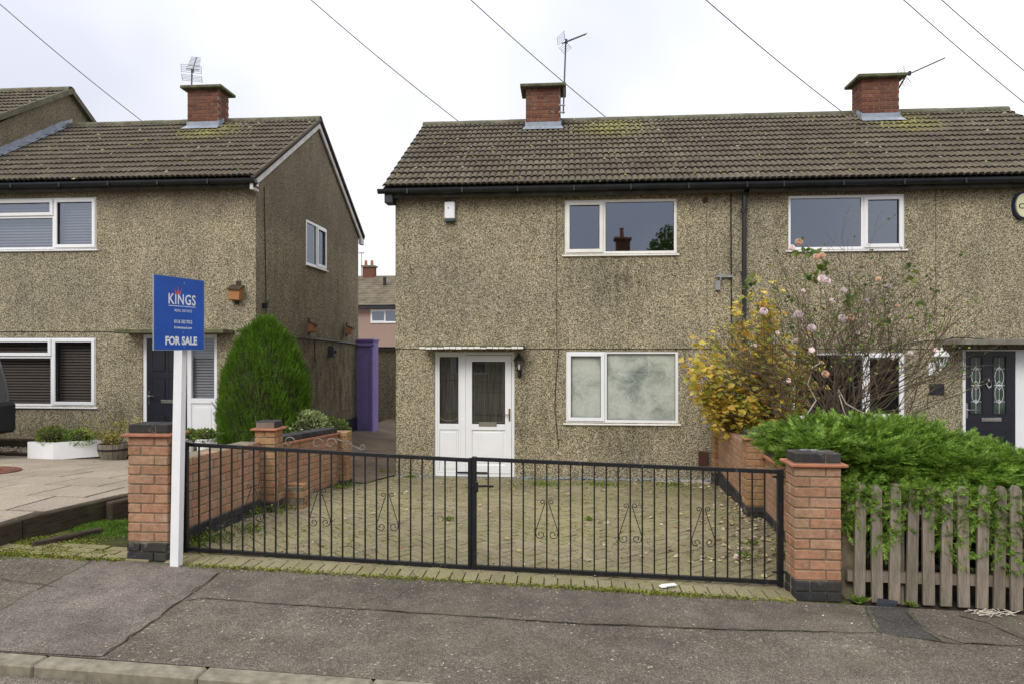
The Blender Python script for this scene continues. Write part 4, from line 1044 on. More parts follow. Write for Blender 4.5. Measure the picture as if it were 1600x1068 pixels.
q = MB(); v = at(1511.5, 640, YF); q.box((v.x-.014, dy-.012, v.z-.13), (v.x+.014, dy+.006, v.z+.11), .004); q.tube([(v.x, dy-.01, v.z+.005), (v.x, dy-.05, v.z+.005), (v.x+.14, dy-.05, v.z+.005)], .01, 6); part('door_handle', q, M['chrome'], rdoor)
for px in (1530, 1562):
    q = MB(); v = at(px, 700, YF); q.box((v.x-.10, dy+.0, v.z-.35), (v.x+.10, dy+.006, v.z+.27), .006); part('door_panel', q, M['navy'], rdoor)
q = MB(); q.box((xm+.04, dy+.02, z0+.05), (x1-.07, dy+.04, z1-.07)); part('sidelight_panel', q, M['upvc'], rdoor)
canopy(right, 1489, 1660, 534, YF, proj=.42, mat='conc', th=.085)
vline(right, [(1462, 300), (1462.5, 540)], YF-.018, .005, M['crack'], 'render_joint')
vline(right, [(1380, 543), (1430, 535), (1500, 527), (1560, 531), (1640, 529)], YF-.05, .008, M['cable'])
dp = MB(); v0 = at(1163, 292, YF-.09); v1 = at(1162, 700, YF-.09); dp.tube([(v0.x, Ye+.03, v0.z+.02), (v0.x, YF-.09, v0.z-.15), (v1.x, YF-.09, .15)], .036, 10)
for zz_ in (4.3, 3.3, 2.2, 1.2): dp.tube([(v1.x, YF-.09, zz_), (v1.x, YF-.09, zz_+.06)], .045, 10)
one('downpipe', dp, M['black'], (v1.x, YF-.09, .15), 'black downpipe running down the wall between the two joined houses', 'downpipe')

# ---- left house
YL = 11.60; ZO = .31
lu = hole(-22, 152.5, 309, 391, YL); ll_ = hole(-30, 150.5, 526, 635, YL); ld = hole(221.5, 340, 521.5, 712, YL)
sw0, sw1 = atx(478, 384, -5.43), atx(510, 384, -5.43)
sz1 = atx(478, 342.5, -5.43).z; sz0 = atx(478, 413, -5.43).z
left, lroof, (lYe, lze, lYr, lzr) = house('terraced_house', 'pebbledashed house on the left with blinds in both windows and a navy door', 'house',
    -11.15, -5.43, YL, ZO, -11.15, -5.34, [shrink(lu)], [shrink(ll_), (ld[0]+sh, ld[1]-sh, -.6, ld[3]-sh)], base=.3, group='pebbledashed houses',
    sides=(False, True), side_holes=[(sw0.y+.01, sw1.y-.01, sz0+.01, sz1-.01)])
window(left, *lu, YL-.004, [(0, .62, .66, 1, True), (0, .62, 0, .66, False), (.62, 1, 0, 1, True)], ('upvc', 'glass'), blind='blind_l')
window(left, *ll_, YL+.016, [(0, .62, .74, 1, True), (0, .62, 0, .74, False), (.62, 1, 0, 1, True)], ('upvc', 'glass_cl'), blind='blind_d')
SXF = Matrix(((0, -1, 0, -5.43), (1, 0, 0, 0), (0, 0, 1, 0), (0, 0, 0, 1)))
window(left, sw0.y, sw1.y, sz0, sz1, -.002, [(0, .5, 0, 1, False), (.5, 1, 0, 1, True)], ('upvc', 'glass'), xf=SXF)
c3 = at(320, 165, 14.2); chimney(left, c3.x, 14.35, .70, .45, 7.05, 7.71, zs(lYe, lze))
x0, x1, z0, z1 = ld; z0 = .33; dy = YL+.02
fr = MB(); bars(fr, x0, x1, z0, z1, .075, dy, dy+.07); xm = X_(294.5, YL); fr.box((xm-.04, dy+.001, z0+.05), (xm+.04, dy+.07, z1-.07), .005); fr.box((xm+.04, dy+.002, Z_(622, 320, YL)-.09), (x1-.07, dy+.07, Z_(622, 320, YL)), .004)
ldoor = part('front_door', fr, M['upvc'], left)
xa, xb = x0+.075, xm-.04
lf = MB(); lf.box((xa, dy+.01, z0+.07), (xb, dy+.05, z1-.075), .004); part('door_leaf', lf, M['navy'], ldoor)
for (u0, u1) in ((.14, .46), (.54, .86)):
    for (v0, v1) in ((.08, .30), (.42, .62), (.68, .93)):
        q = MB(); q.box((lerp(xa, xb, u0), dy+.002, lerp(z0, z1, v0)), (lerp(xa, xb, u1), dy+.012, lerp(z0, z1, v1)), .009); part('door_panel', q, M['navy'], ldoor)
q = MB(); v = at(261, 627, YL); q.box((v.x-.13, dy-.008, v.z-.03), (v.x+.13, dy+.008, v.z+.03), .004); part('letterbox', q, M['chrome'], ldoor)
q = MB(); v = at(232, 620, YL); q.box((v.x-.014, dy-.006, v.z-.12), (v.x+.014, dy+.01, v.z+.10), .004); q.tube([(v.x, dy-.01, v.z+.02), (v.x, dy-.05, v.z+.02), (v.x+.12, dy-.05, v.z+.02)], .009, 6); part('door_handle', q, M['chrome'], ldoor)
zt_ = Z_(622, 320, YL)
q = MB(); q.quad((xm+.04, dy+.03, zt_), (x1-.07, dy+.03, zt_), (x1-.07, dy+.03, z1-.07), (xm+.04, dy+.03, z1-.07)); part('pane', q, M['glass_cl'], ldoor)
n = int((z1-.07-zt_)/.05)
for k in range(n):
    z = zt_+k*.05; q = MB(); q.quad((xm+.03, dy+.10, z), (x1-.06, dy+.10, z), (x1-.06, dy+.115, z+.038), (xm+.03, dy+.115, z+.038)); part('blind_slat', q, M['blind_l'], ldoor)
q = MB(); q.box((xm+.04, dy+.02, z0+.075), (x1-.075, dy+.04, zt_-.09)); q.box((xm+.10, dy+.012, z0+.14), (x1-.135, dy+.02, zt_-.16), .006); part('sidelight_panel', q, M['upvc'], ldoor)
canopy(left, 178, 348, 517.5, YL, proj=.40, th=.07)
# bargeboards of the right gable
for nm, (ya, yb_) in (('front', (lYe+.04, lYr)), ('rear', (2*lYr-lYe-.02, lYr))):
    za_, zb_ = lze-.02, lzr-.02; bb = MB()
    xo0, xo1 = -5.41, -5.372
    hgt = .17
    bb.add([(xo0, ya, za_-hgt), (xo1, ya, za_-hgt), (xo1, yb_, zb_-hgt), (xo0, yb_, zb_-hgt), (xo0, ya, za_), (xo1, ya, za_), (xo1, yb_, zb_), (xo0, yb_, zb_)],
           [(0,3,2,1),(4,5,6,7),(0,1,5,4),(1,2,6,5),(2,3,7,6),(3,0,4,7)])
    part('bargeboard', bb, M['verge'], left)
bb = MB(); bb.box((-5.43, lYe+.02, lze-.22), (-5.372, YL-.019, lze-.05), .006); part('bargeboard_foot', bb, M['verge'], left)
bb = MB(); bb.box((-5.43, 2*lYr-lYe-.25, lze-.22), (-5.36, 2*lYr-lYe-.0, lze-.05), .006); part('bargeboard_foot', bb, M['verge'], left)
vg = MB()
for (ya, yb_) in ((lYe, lYr), (2*lYr-lYe, lYr)):
    vg.add([(-5.40, ya, lze-.02), (-5.33, ya, lze-.02), (-5.33, yb_, lzr-.02), (-5.40, yb_, lzr-.02), (-5.40, ya, lze+.035), (-5.33, ya, lze+.035), (-5.33, yb_, lzr+.035), (-5.40, yb_, lzr+.035)],
           [(0,3,2,1),(4,5,6,7),(0,1,5,4),(1,2,6,5),(2,3,7,6),(3,0,4,7)])
part('verge_tile_edge', vg, M['tile'], left)
def sline(par, pts, X, w, mat, name='wall_cable'):
    mb = MB(); mb.tube([atx(p[0], p[1], X) for p in pts], w, 5); part(name, mb, mat, par)
sline(left, [(413, 292), (414, 360), (415.5, 440), (416, 500)], -5.41, .008, M['cable'])
sline(left, [(408, 516), (450, 527), (492, 531), (530, 535), (560, 539)], -5.40, .014, M['cable'])
sline(left, [(492, 531), (492, 566)], -5.41, .010, M['cable'])
sline(left, [(492, 528.5), (560, 537)], -5.39, .008, M['metal'])
q = MB(); v = atx(515, 548, -5.43); q.box((-5.43, v.y-.10, v.z-.14), (-5.30, v.y+.02, v.z+.12), .01); q.box((-5.40, v.y-.03, v.z-.05), (-5.26, v.y+.07, v.z+.02), .01); part('meter_vent', q, plain('grey_metal_vent', (.07, .075, .085), .5, .4, .4), left)
q = MB(); v = atx(411, 477, -5.42); q.box((-5.43, v.y-.03, v.z-.05), (-5.33, v.y+.05, v.z+.04), .01); q.tube([(-5.36, v.y, v.z), (-5.28, v.y-.08, v.z+.06)], .012, 5); part('cable_bracket', q, M['black'], left)
q = MB(); q.box((-5.43, YL, -.6), (-5.405, YL+5.9, G(-5.4, 13)+.16)); part('plinth', q, M['black'], left)

# ---- higher house at the far left
def skip3(X, Y, Z): return X < -15.2
third, troof, (tYe, tze, tYr, tzr) = house('terraced_house', 'higher house at the far left with only its gable top and tiled roof showing', 'house',
    -16.9, -11.17, YL, ZO+.82, -16.9, -11.10, [], [], base=1.1, group='pebbledashed houses', sides=(False, True), skip=skip3)
vg = MB()
for (ya, yb_) in ((tYe, tYr), (2*tYr-tYe, tYr)):
    vg.add([(-11.17, ya, tze-.09), (-11.08, ya, tze-.09), (-11.08, yb_, tzr-.09), (-11.17, yb_, tzr-.09), (-11.17, ya, tze+.035), (-11.08, ya, tze+.035), (-11.08, yb_, tzr+.035), (-11.17, yb_, tzr+.035)],
           [(0,3,2,1),(4,5,6,7),(0,1,5,4),(1,2,6,5),(2,3,7,6),(3,0,4,7)])
part('verge_tile_edge', vg, M['ridge'], third)
fs_ = MB(); k = 0; Y = lYe
while Y < lYr-.05:
    Y2 = Y+.30; zz0, zz1 = lze+(Y-lYe)*PITCH, lze+(min(Y2, lYr)-lYe)*PITCH
    fs_.add([(-11.155, Y, zz0+.02), (-11.155, Y2, zz1+.02), (-11.155, Y2, zz1+.19), (-11.155, Y, zz0+.17)], [(0, 1, 2, 3)])
    fs_.add([(-11.155, Y, zz0+.05), (-11.03, Y, zz0+.05), (-11.03, Y2, zz1+.05), (-11.155, Y2, zz1+.05)], [(0, 1, 2, 3)]); Y = Y2
part('step_flashing', fs_, M['lead'], left)

# ---- low rear link wall, purple gate, distant house
lk = MB(); a = at(540, 545, 20.4); b = at(660, 545, 20.4); lk.box((a.x, 20.4, -.6), (b.x, 20.6, 2.12)); lkw = thing('yard_wall', (a.x, 20.4, -.2), 'dark pebbledashed yard wall closing the passage between the houses', 'wall')
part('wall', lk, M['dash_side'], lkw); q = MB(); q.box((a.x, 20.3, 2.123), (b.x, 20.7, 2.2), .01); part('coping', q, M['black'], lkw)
pg = thing('purple_door', (-5.2, 17.5, 0), 'purple painted wooden passage door and frame at the rear corner of the left house', 'door')
Yp = 17.35; x0, x1 = at(559, 545, Yp).x-.3, at(583, 545, Yp).x; z0, z1 = at(570, 672, Yp).z-.05, at(570, 531, Yp).z
q = MB(); q.box((x0, Yp, z0), (x1, Yp+.5, z1), .01); part('door_frame', q, M['purple'], pg)
xq0, xq1 = at(565, 545, Yp).x, at(577.5, 545, Yp).x
q = MB(); q.box((xq0-.03, Yp-.02, z0+.1), (xq1+.03, Yp-.001, z1-.28), .006); part('door_leaf', q, M['purple'], pg)
q = MB(); q.box((xq0+.05, Yp-.035, z0+.2), (xq1-.02, Yp-.021, z1-.4), .008); part('door_panel', q, M['purple'], pg)
q = MB(); q.box((x0, Yp-.06, z1-.16), (x1+.05, Yp-.0, z1-.10), .01); q.box((x0, Yp-.04, z1-.03), (x1+.03, Yp+.5, z1+.03), .01); part('door_head', q, M['purple'], pg)
q = MB(); q.box((x1-.07, Yp-.05, z0), (x1+.0, Yp-.003, z1-.17), .008); part('door_post', q, M['purple'], pg)
YD = 45.0
dh = thing('distant_house', (-10, YD, 0), 'distant pink rendered house seen through the gap between the houses', 'house')
a = at(548, 545, YD); b = at(700, 545, YD); dh_w = hole(579, 625, 484, 504, YD)
q = MB(); wallsheet(q, a.x-3, b.x, -1.5, at(590, 478, YD).z, YD, [shrink(dh_w)]); part('wall', q, M['dash_pink'], dh)
window(dh, *dh_w, YD-.02, [(0, .5, 0, 1, True), (.5, 1, 0, 1, False)], ('upvc', 'glass'), back='inside', fw=.09)
ze_ = at(590, 478, YD).z; zr_ = at(590, 432, YD+4).z
q = MB(); q.grid(lambda u, v: (lerp(a.x-3, b.x, u), lerp(YD-.4, YD+4, v)-(.0), lerp(ze_, zr_, v)+.05*((v*13) % 1 < .5)), 2, 130)
q.quad((a.x-3, YD+8.4, ze_), (b.x, YD+8.4, ze_), (b.x, YD+4, zr_), (a.x-3, YD+4, zr_))
droof = part('roof', q, plain('far_roof_tiles', (.15, .125, .085), .9, var=.4, sc=1.5), dh)
q = MB(); q.box((a.x-3, YD-.5, ze_-.2), (b.x, YD-.38, ze_-.02)); part('gutter', q, M['gutter'], dh)
cx = at(577, 432, YD+4); q = MB(); q.box((cx.x-.42, YD+3.7, zr_-.4), (cx.x+.42, YD+4.4, zr_+.66)); dc = part('chimney', q, M['brick_red'], dh)
q = MB(); q.box((cx.x-.5, YD+3.6, zr_+.663), (cx.x+.5, YD+4.5, zr_+.78)); part('chimney_cap', q, M['conc'], dc)
for dx in (-.25, .2): q = MB(); q.lathe((cx.x+dx, YD+4, zr_+.78), [(.12, 0), (.10, .35), (.12, .38)], 8); part('chimney_pot', q, M['creasing'], dc)
v = at(601, 440, YD+2.5); q = MB(); q.tube([(v.x, v.y, v.z-.3), (v.x, v.y, v.z+.3)], .12, 8); part('soil_pipe', q, M['black'], dh)
q = MB(); v = at(565, 395, YD+4); q.tube([(v.x, v.y, zr_-.2), (v.x, v.y, v.z)], .03, 5); q.box((v.x-.2, v.y-.05, v.z-.05), (v.x+.2, v.y+.05, v.z+.03)); part('aerial', q, M['metal'], dh)
# ================================================================= GATES
YG = 5.35
def spiral(cx, cz, r0, turns, a0, sgn, y, n=16):
    return [Vector((cx+r0*(1-.72*k/n)*math.cos(a0+sgn*2*PI*turns*k/n), y, cz+r0*(1-.72*k/n)*math.sin(a0+sgn*2*PI*turns*k/n))) for k in range(n+1)]
def gate(name, px0, px1, pyt0, pyt1, pyb0, pyb1, label, bars_n, orn, stile0, stile1, firstgap):
    A, B = at(px0, 545, YG).x, at(px1, 545, YG).x
    zt = lambda X: lerp(at(px0, pyt0, YG).z, at(px1, pyt1, YG).z, (X-A)/(B-A)); zb = lambda X: lerp(at(px0, pyb0, YG).z, at(px1, pyb1, YG).z, (X-A)/(B-A))
    g = thing(name, ((A+B)/2, YG, zb((A+B)/2)), label, 'gate', 'iron gate leaves')
    def barz(fz, h, nm):
        mb = MB(); y0, y1 = YG-.016, YG+.016; a, b = A, B
        mb.add([(a, y0, fz(a)), (b, y0, fz(b)), (b, y1, fz(b)), (a, y1, fz(a)), (a, y0, fz(a)+h), (b, y0, fz(b)+h), (b, y1, fz(b)+h), (a, y1, fz(a)+h)], [(0,3,2,1),(4,5,6,7),(0,1,5,4),(1,2,6,5),(2,3,7,6),(3,0,4,7)])
        part(nm, mb, M['iron'], g)
    barz(lambda X: zt(X)-.030, .028, 'top_rail'); barz(lambda X: zb(X), .028, 'bottom_rail')
    for X, w in ((A, stile0), (B, stile1)):
        mb = MB(); xx = X-.012 if X == A else X+.012-w; mb.box((xx, YG-.019, zb(X)-.012), (xx+w, YG+.019, zt(X)+.003), .003); part('stile', mb, M['iron'], g)
    xs = []
    for k in range(bars_n):
        X = lerp(A+stile0-.012, B-stile1+.012, (k+1)/(bars_n+1)); xs.append(X)
        mb = MB(); r = .0056; mb.box((X-r, YG-r, zb(X)+.028), (X+r, YG+r, zt(X)-.030)); part('bar', mb, M['iron'], g)
    for px in orn:
        X0 = at(px, 545, YG).x; X = min(xs, key=lambda q: abs(q-X0)); z1 = zt(X)-.31; y = YG-.012; mb = MB()
        for s_ in (-1, 1):
            top = spiral(X+s_*.034, z1-.018, .021, 1.1, PI if s_ > 0 else 0, -s_, y)
            bot = spiral(X+s_*.050, z1-.27, .036, 1.15, 0 if s_ > 0 else PI, s_*-1, y)
            mb.tube(list(reversed(top))+[Vector((X+s_*.088, y, z1-.25))]+bot[1:], .0032, 4)
        part('scroll', mb, M['iron'], g)
    return g, A, B, zt, zb
g1, A1, B1, zt1, zb1 = gate('iron_gate', 288, 735, 690, 715, 859, 888, 'left leaf of the black iron driveway gates, beside the for sale post', 24, (397, 505, 612), .045, .030, 0)
g2, A2, B2, zt2, zb2 = gate('iron_gate', 740, 1221, 713, 733, 887, 912, 'right leaf of the black iron driveway gates, hung on the pillar beside the picket fence', 24, (862, 980, 1095), .036, .045, 0)
# scroll toppers behind the gates
def topper(g, pts):
    mb = MB()
    for p in pts: mb.tube(p, .0045, 5)
    part('scroll_topper', mb, M['plank'], g)
def pv(px, py): return at(px, py, YG+.06)
tp = []
for px, py in ((452, 690), (496, 692), (517, 692), (541, 696)):
    c = pv(px, py); tp.append(spiral(c.x, c.z, .050, 1.0, 0, 1, YG+.06))
tp.append([pv(526, 685), pv(545, 692), pv(562, 701)]); c = pv(566, 697); tp.append(spiral(c.x, c.z, .028, 1.2, PI, 1, YG+.06))
tp.append([pv(440, 704), pv(500, 707), pv(575, 709)])
topper(g1, tp)
tp = []
for px, s_ in ((968, 1), (992, -1)): c = pv(px, 716); tp.append(spiral(c.x, c.z, .045, .8, PI/2, s_, YG+.05))
topper(g2, tp)
# catch, hinges
mb = MB(); v = at(742, 757, YG); mb.box((v.x-.02, YG-.03, v.z-.01), (v.x+.15, YG-.018, v.z+.006), .002); mb.box((v.x+.0, YG-.034, v.z-.05), (v.x+.03, YG-.016, v.z+.03), .003); part('gate_catch', mb, M['iron'], g2)
mb = MB(); v = at(735, 888, YG); mb.tube([(v.x, YG-.02, v.z-.05), (v.x, YG-.02, v.z+.25)], .007, 6); part('drop_bolt', mb, M['iron'], g1)
for (px, py) in ((1228, 744), (1228, 893)):
    mb = MB(); v = at(px, py, YG); mb.tube([(v.x-.10, YG-.005, v.z), (v.x+.06, YG-.005, v.z), (v.x+.12, YG-.06, v.z)], .008, 6); mb.tube([(v.x+.03, YG-.005, v.z-.04), (v.x+.03, YG-.005, v.z+.04)], .011, 6); part('hinge', mb, M['iron'], g2)
for (px, py) in ((284, 700), (284, 850)):
    mb = MB(); v = at(px, py, YG); mb.tube([(v.x-.10, YG, v.z), (v.x+.06, YG, v.z)], .008, 6); part('hinge', mb, M['iron'], g1)
# ================================================================= FOR SALE BOARD
pb = atp(275, 874); pb = Vector((-2.985, 5.08, Zp(-2.98, 5.08)))
sg = thing('sale_board', pb, 'blue for sale board with white lettering on a white square post by the left pillar', 'sale board')
tiltx = .022
mb = MB(); hw = .0325; top = 2.55
q0 = at(275.5, 873, 5.02); q1 = at(283.5, 470, 5.02)
mb.add([(q0.x-hw, 5.02-hw, pb.z-.02), (q0.x+hw, 5.02-hw, pb.z-.02), (q0.x+hw, 5.02+hw, pb.z-.02), (q0.x-hw, 5.02+hw, pb.z-.02),
        (q1.x-hw, 5.02-hw, q1.z), (q1.x+hw, 5.02-hw, q1.z), (q1.x+hw, 5.02+hw, q1.z), (q1.x-hw, 5.02+hw, q1.z)], [(0,3,2,1),(4,5,6,7),(0,1,5,4),(1,2,6,5),(2,3,7,6),(3,0,4,7)])
part('post', mb, M['white'], sg)
a2 = Vector((q1.x+.035, 4.80, 0)); 
nA = at(240.5, 546, 4.66); fB = at(318.5, 546, 5.14)
ax = Vector((fB.x-nA.x, fB.y-nA.y, 0)); WBD = ax.length; ax.normalize(); nz = ax.cross(Vector((0, 0, 1)))
tA = at(242.5, 429, 4.66); HBD = tA.z-nA.z
BM = Matrix(((ax.x, 0, nz.x, nA.x), (ax.y, 0, nz.y, nA.y), (0, 1, 0, nA.z), (0, 0, 0, 1)))   # board frame: x along, y up, z out
mb = MB(BM); mb.box((0, 0, -.008), (WBD, HBD, 0), .001); board = part('board', mb, M['sign_blue'], sg)
mb = MB(BM); mb.box((-.004, -.004, -.009), (WBD+.004, .0, .001)); mb.box((-.004, HBD, -.009), (WBD+.004, HBD+.004, .001)); mb.box((-.004, 0, -.009), (0, HBD, .001)); mb.box((WBD, 0, -.009), (WBD+.004, HBD, .001)); part('board_edge', mb, M['lead'], sg)
def text_mb(body, w, h, off=0.0, sp=1.0):
    cu = bpy.data.curves.new('lettering', 'FONT'); cu.body = body; cu.size = 1; cu.offset = off; cu.space_character = sp; cu.resolution_u = 3
    to = bpy.data.objects.new('lettering', cu); COL.objects.link(to); bpy.context.view_layer.update()
    me = to.evaluated_get(bpy.context.evaluated_depsgraph_get()).to_mesh()
    vs = [v.co.copy() for v in me.vertices]; fs = [tuple(p.vertices) for p in me.polygons]
    to.to_mesh_clear() if hasattr(to, 'to_mesh_clear') else None
    bpy.data.objects.remove(to); bpy.data.curves.remove(cu)
    x0 = min(v.x for v in vs); x1 = max(v.x for v in vs); y0 = min(v.y for v in vs); y1 = max(v.y for v in vs)
    return [Vector(((v.x-x0)/(x1-x0)*w, (v.y-y0)/(y1-y0)*h, 0)) for v in vs], fs
def letter(body, u0, v0, u1, v1, mat='sign_white', off=0.0, sp=1.0):
    vs, fs = text_mb(body, (u1-u0)*WBD, (v1-v0)*HBD, off, sp)
    mb = MB(BM); mb.add([(p.x+u0*WBD, p.y+v0*HBD, .0015) for p in vs], fs); part('lettering', mb, M[mat], board)
letter('KINGS', .27, .625, .82, .775, off=.018, sp=1.1)
letter('REAL ESTATE', .39, .525, .74, .560, off=.012, sp=1.1)
letter('0116 352 7012', .38, .365, .745, .415, off=.02)
letter('kingsestateuk.com', .38, .28, .74, .325, off=.02)
letter('FOR SALE', .21, .065, .85, .185, off=.045)
mb = MB(BM); mb.add([(.27*WBD, .600*HBD, .0015), (.82*WBD, .600*HBD, .0015), (.82*WBD, .608*HBD, .0015), (.27*WBD, .608*HBD, .0015)], [(0, 1, 2, 3)]); part('lettering_rule', mb, M['sign_white'], board)
cx, cy, r = .455*WBD, .80*HBD, .034
cp = [(-.8, -.6), (.8, -.6), (1.0, .55), (.5, -.05), (.0, .8), (-.5, -.05), (-1.0, .55)]
mb = MB(BM)
for tri in (((-.8, -.6), (.8, -.6), (.72, -.15), (-.72, -.15)), ((-.8, -.2), (-.3, -.2), (-1.0, .55)), ((-.35, -.2), (.35, -.2), (0, .8)), ((.3, -.2), (.8, -.2), (1.0, .55))):
    mb.add([(cx+p[0]*r, cy+p[1]*r, .0015) for p in tri], [tuple(range(len(tri)))])
for p in ((-1.0, .66), (0, .93), (1.0, .66)): mb.add([(cx+p[0]*r+.004*math.cos(a), cy+p[1]*r+.004*math.sin(a), .0015) for a in [2*PI*k/8 for k in range(8)]], [tuple(range(8))])
part('crown_emblem', mb, M['sign_red'], board)
mb = MB(BM)
for (u, v) in ((.58, .93), (.56, .235), (.575, .035)): mb.add([(u*WBD+.006*math.cos(a), v*HBD+.006*math.sin(a), .003) for a in [2*PI*k/8 for k in range(8)]], [tuple(range(8))])
part('screw', mb, M['metal'], board)

# ================================================================= PICKET FENCE
fx = thing('picket_fence', (3, 5.2, .3), 'weathered grey picket fence with juniper growing through it, right of the brick pillar', 'fence')
YFc = 5.22
rails = [(742+85, .07), (905-0, .07)]
px = 1341.0; k = 0
ptops = [753, 756, 757, 759, 759, 761, 757, 757, 758, 757, 757, 757]
while px < 1720:
    X = at(px, 545, YFc).x; zt_ = at(px, ptops[min(k, 11)]+rnd.uniform(-2, 2), YFc).z; zb_ = Zp(X, 5.06)-.02; w = .038+rnd.uniform(-.002, .002); L = zt_-zb_
    mb = MB(); s_ = .02
    mb.prism([(-w, 0), (w, 0), (w, L-.035), (w*.45, L-.003), (-w*.45, L), (-w, L-.035)], -.011, .011)
    o = piece('picket', mb.mesh('picket', M['picket']), fx, (X, YFc-.012+rnd.uniform(-.004, .004), zb_), (rnd.uniform(-.01, .01), rnd.uniform(-.018, .018), rnd.uniform(-.05, .05)))
    px += 27.3+rnd.uniform(-.8, .8); k += 1
for (pyl, pyr) in ((790, 798), (897, 908)):
    a = at(1322, pyl, YFc+.03); b = at(1720, pyr+4, YFc+.03); mb = MB(); h = .038
    mb.add([(a.x, YFc+.002, a.z-h), (b.x, YFc+.002, b.z-h), (b.x, YFc+.045, b.z-h), (a.x, YFc+.045, a.z-h), (a.x, YFc+.002, a.z+h), (b.x, YFc+.002, b.z+h), (b.x, YFc+.045, b.z+h), (a.x, YFc+.045, a.z+h)], [(0,3,2,1),(4,5,6,7),(0,1,5,4),(1,2,6,5),(2,3,7,6),(3,0,4,7)])
    part('rail', mb, M['picket'], fx)
for px in (1402, 1700):
    X = at(px, 545, YFc+.08).x; mb = MB(); mb.box((X-.04, YFc+.046, Zp(X, 5.2)-.1), (X+.04, YFc+.12, 1.13), .008); part('fence_post', mb, M['picket'], fx)

# ================================================================= FOLIAGE
NR = np.random.default_rng(11)
def frond(n=7, w=.10, droop=0.0, nw=.010):
    """flat spray along +Y, unit length, with side needles"""
    V, F = [], []
    def tri(a, b, c):
        i = len(V); V.extend([a, b, c]); F.append([i, i+1, i+2])
    for k in range(n):
        y = .12+.8*k/n; l = w*(1-.55*k/n)*(.8+.4*rnd.random()); z = -droop*y*y
        for s_ in (-1, 1):
            tri((0, y-.05, z), (s_*l, y+.16+rnd.uniform(-.03, .03), z+rnd.uniform(-.05, .05)), (s_*nw*.3, y+.05, z+.01))
    tri((-nw*.6, 0, 0), (nw*.6, 0, 0), (0, 1.0, -droop))
    return np.array(V), np.array(F)
def cloud(name, mat, locs, dirs, size, proto, parent=None, roll=None):
    n = len(locs); roll = NR.uniform(0, 2*PI, n) if roll is None else roll
    V, F = scatter(proto[0], proto[1], locs, frames(dirs, roll), size)
    m = np_mesh(name, V, F, mat, tuple(wl(parent))); o = bpy.data.objects.new(name, m); COL.objects.link(o)
    if parent: o.parent = parent
    WL[o.name] = wl(parent).copy(); return o
def core_blob(mb, c, r, n=12, jit=.12):  # added lump that keeps the inside of a bush dark
    vs = []; 
    for j in range(n//2+1):
        th = PI*j/(n//2)
        for k in range(n):
            f = 1+rnd.uniform(-jit, jit); vs.append((c[0]+r[0]*math.sin(th)*math.cos(2*PI*k/n)*f, c[1]+r[1]*math.sin(th)*math.sin(2*PI*k/n)*f, c[2]+r[2]*math.cos(th)*f))
    mb.add(vs, [(j*n+k, j*n+(k+1) % n, (j+1)*n+(k+1) % n, (j+1)*n+k) for j in range(n//2) for k in range(n)])
# ---- conifer
YC = 9.9; cb = at(413, 700, YC); ct = at(415, 499, YC)
con = thing('conifer', (cb.x, YC, G(cb.x, YC)), 'dense bright green conifer with a rounded cone shape in front of the left house corner', 'conifer')
zb_, ztp = .12, ct.z; H = ztp-zb_
def conr(h):      # radius at height fraction
    pts = [(0, .60), (.12, .655), (.30, .675), (.48, .68), (.60, .66), (.68, .62), (.82, .45), (.90, .32), (.955, .20), (1.0, .06)]
    for (a, ra), (b, rb) in zip(pts[:-1], pts[1:]):
        if a <= h <= b: return lerp(ra, rb, (h-a)/(b-a))
    return .02
ccx = at(412, 600, YC).x
core = MB(); core.lathe((ccx, YC, zb_), [(conr(k/14)*.80+.001, H*k/14*.97) for k in range(15)], 20); part('shade_core', core, M['dark_core'], con)  # unseen core added to stop light passing through the conifer
N = 15000; hs = NR.random(N)**.85; ang = NR.uniform(0, 2*PI, N)
lump = np.sin(ang*5+hs*9)*.5+np.sin(ang*9-hs*17+1.3)*.35+np.sin(ang*3+hs*23)*.4
rr = np.array([conr(h) for h in hs])*(.86+NR.random(N)*.10+.055*lump)
shift = -.10*np.clip((hs-.5), 0, 1)
locs = np.stack([ccx+.02+rr*np.cos(ang)+shift*0, YC+rr*np.sin(ang)*.95, zb_+hs*H-.05], 1)
dirs = np.stack([np.cos(ang)*.38, np.sin(ang)*.38, np.full(N, 1.0)], 1)+NR.normal(0, .16, (N, 3))
cloud('foliage', M['conifer'], locs, dirs, NR.uniform(.06, .15, N)*(1+.25*np.sin(ang*7+hs*15)), frond(6, .16, .0, .02), con)
mb = MB(); mb.tube([(ccx, YC, G(ccx, YC)-.05), (ccx, YC, 1.2)], .06, 8); part('trunk', mb, M['bark'], con)
# ---- juniper behind and over the picket fence
jun = thing('juniper', (3.2, 6.2, .3), 'wide spreading green juniper bush overhanging the right pillar and picket fence', 'juniper')
lobes = [  # px, py, Y, radii
    (1262, 677, 6.3, .27, .4, .11), (1312, 700, 6.3, .44, .6, .22), (1370, 706, 6.2, .50, .6, .27), (1450, 716, 6.2, .50, .6, .24), (1530, 742, 6.1, .50, .6, .22), (1610, 757, 6.0, .45, .6, .22), (1700, 765, 6.0, .55, .6, .22),
    (1345, 735, 5.75, .42, .35, .30), (1420, 745, 5.75, .45, .35, .28), (1500, 755, 5.7, .45, .35, .22), (1580, 765, 5.7, .45, .35, .20),
    (1285, 700, 5.75, .18, .25, .12), (1400, 690, 6.5, .42, .5, .18), (1345, 680, 6.8, .38, .5, .13), (1480, 712, 6.7, .45, .5, .16)]
L_, D_, S_ = [], [], []
core = MB()
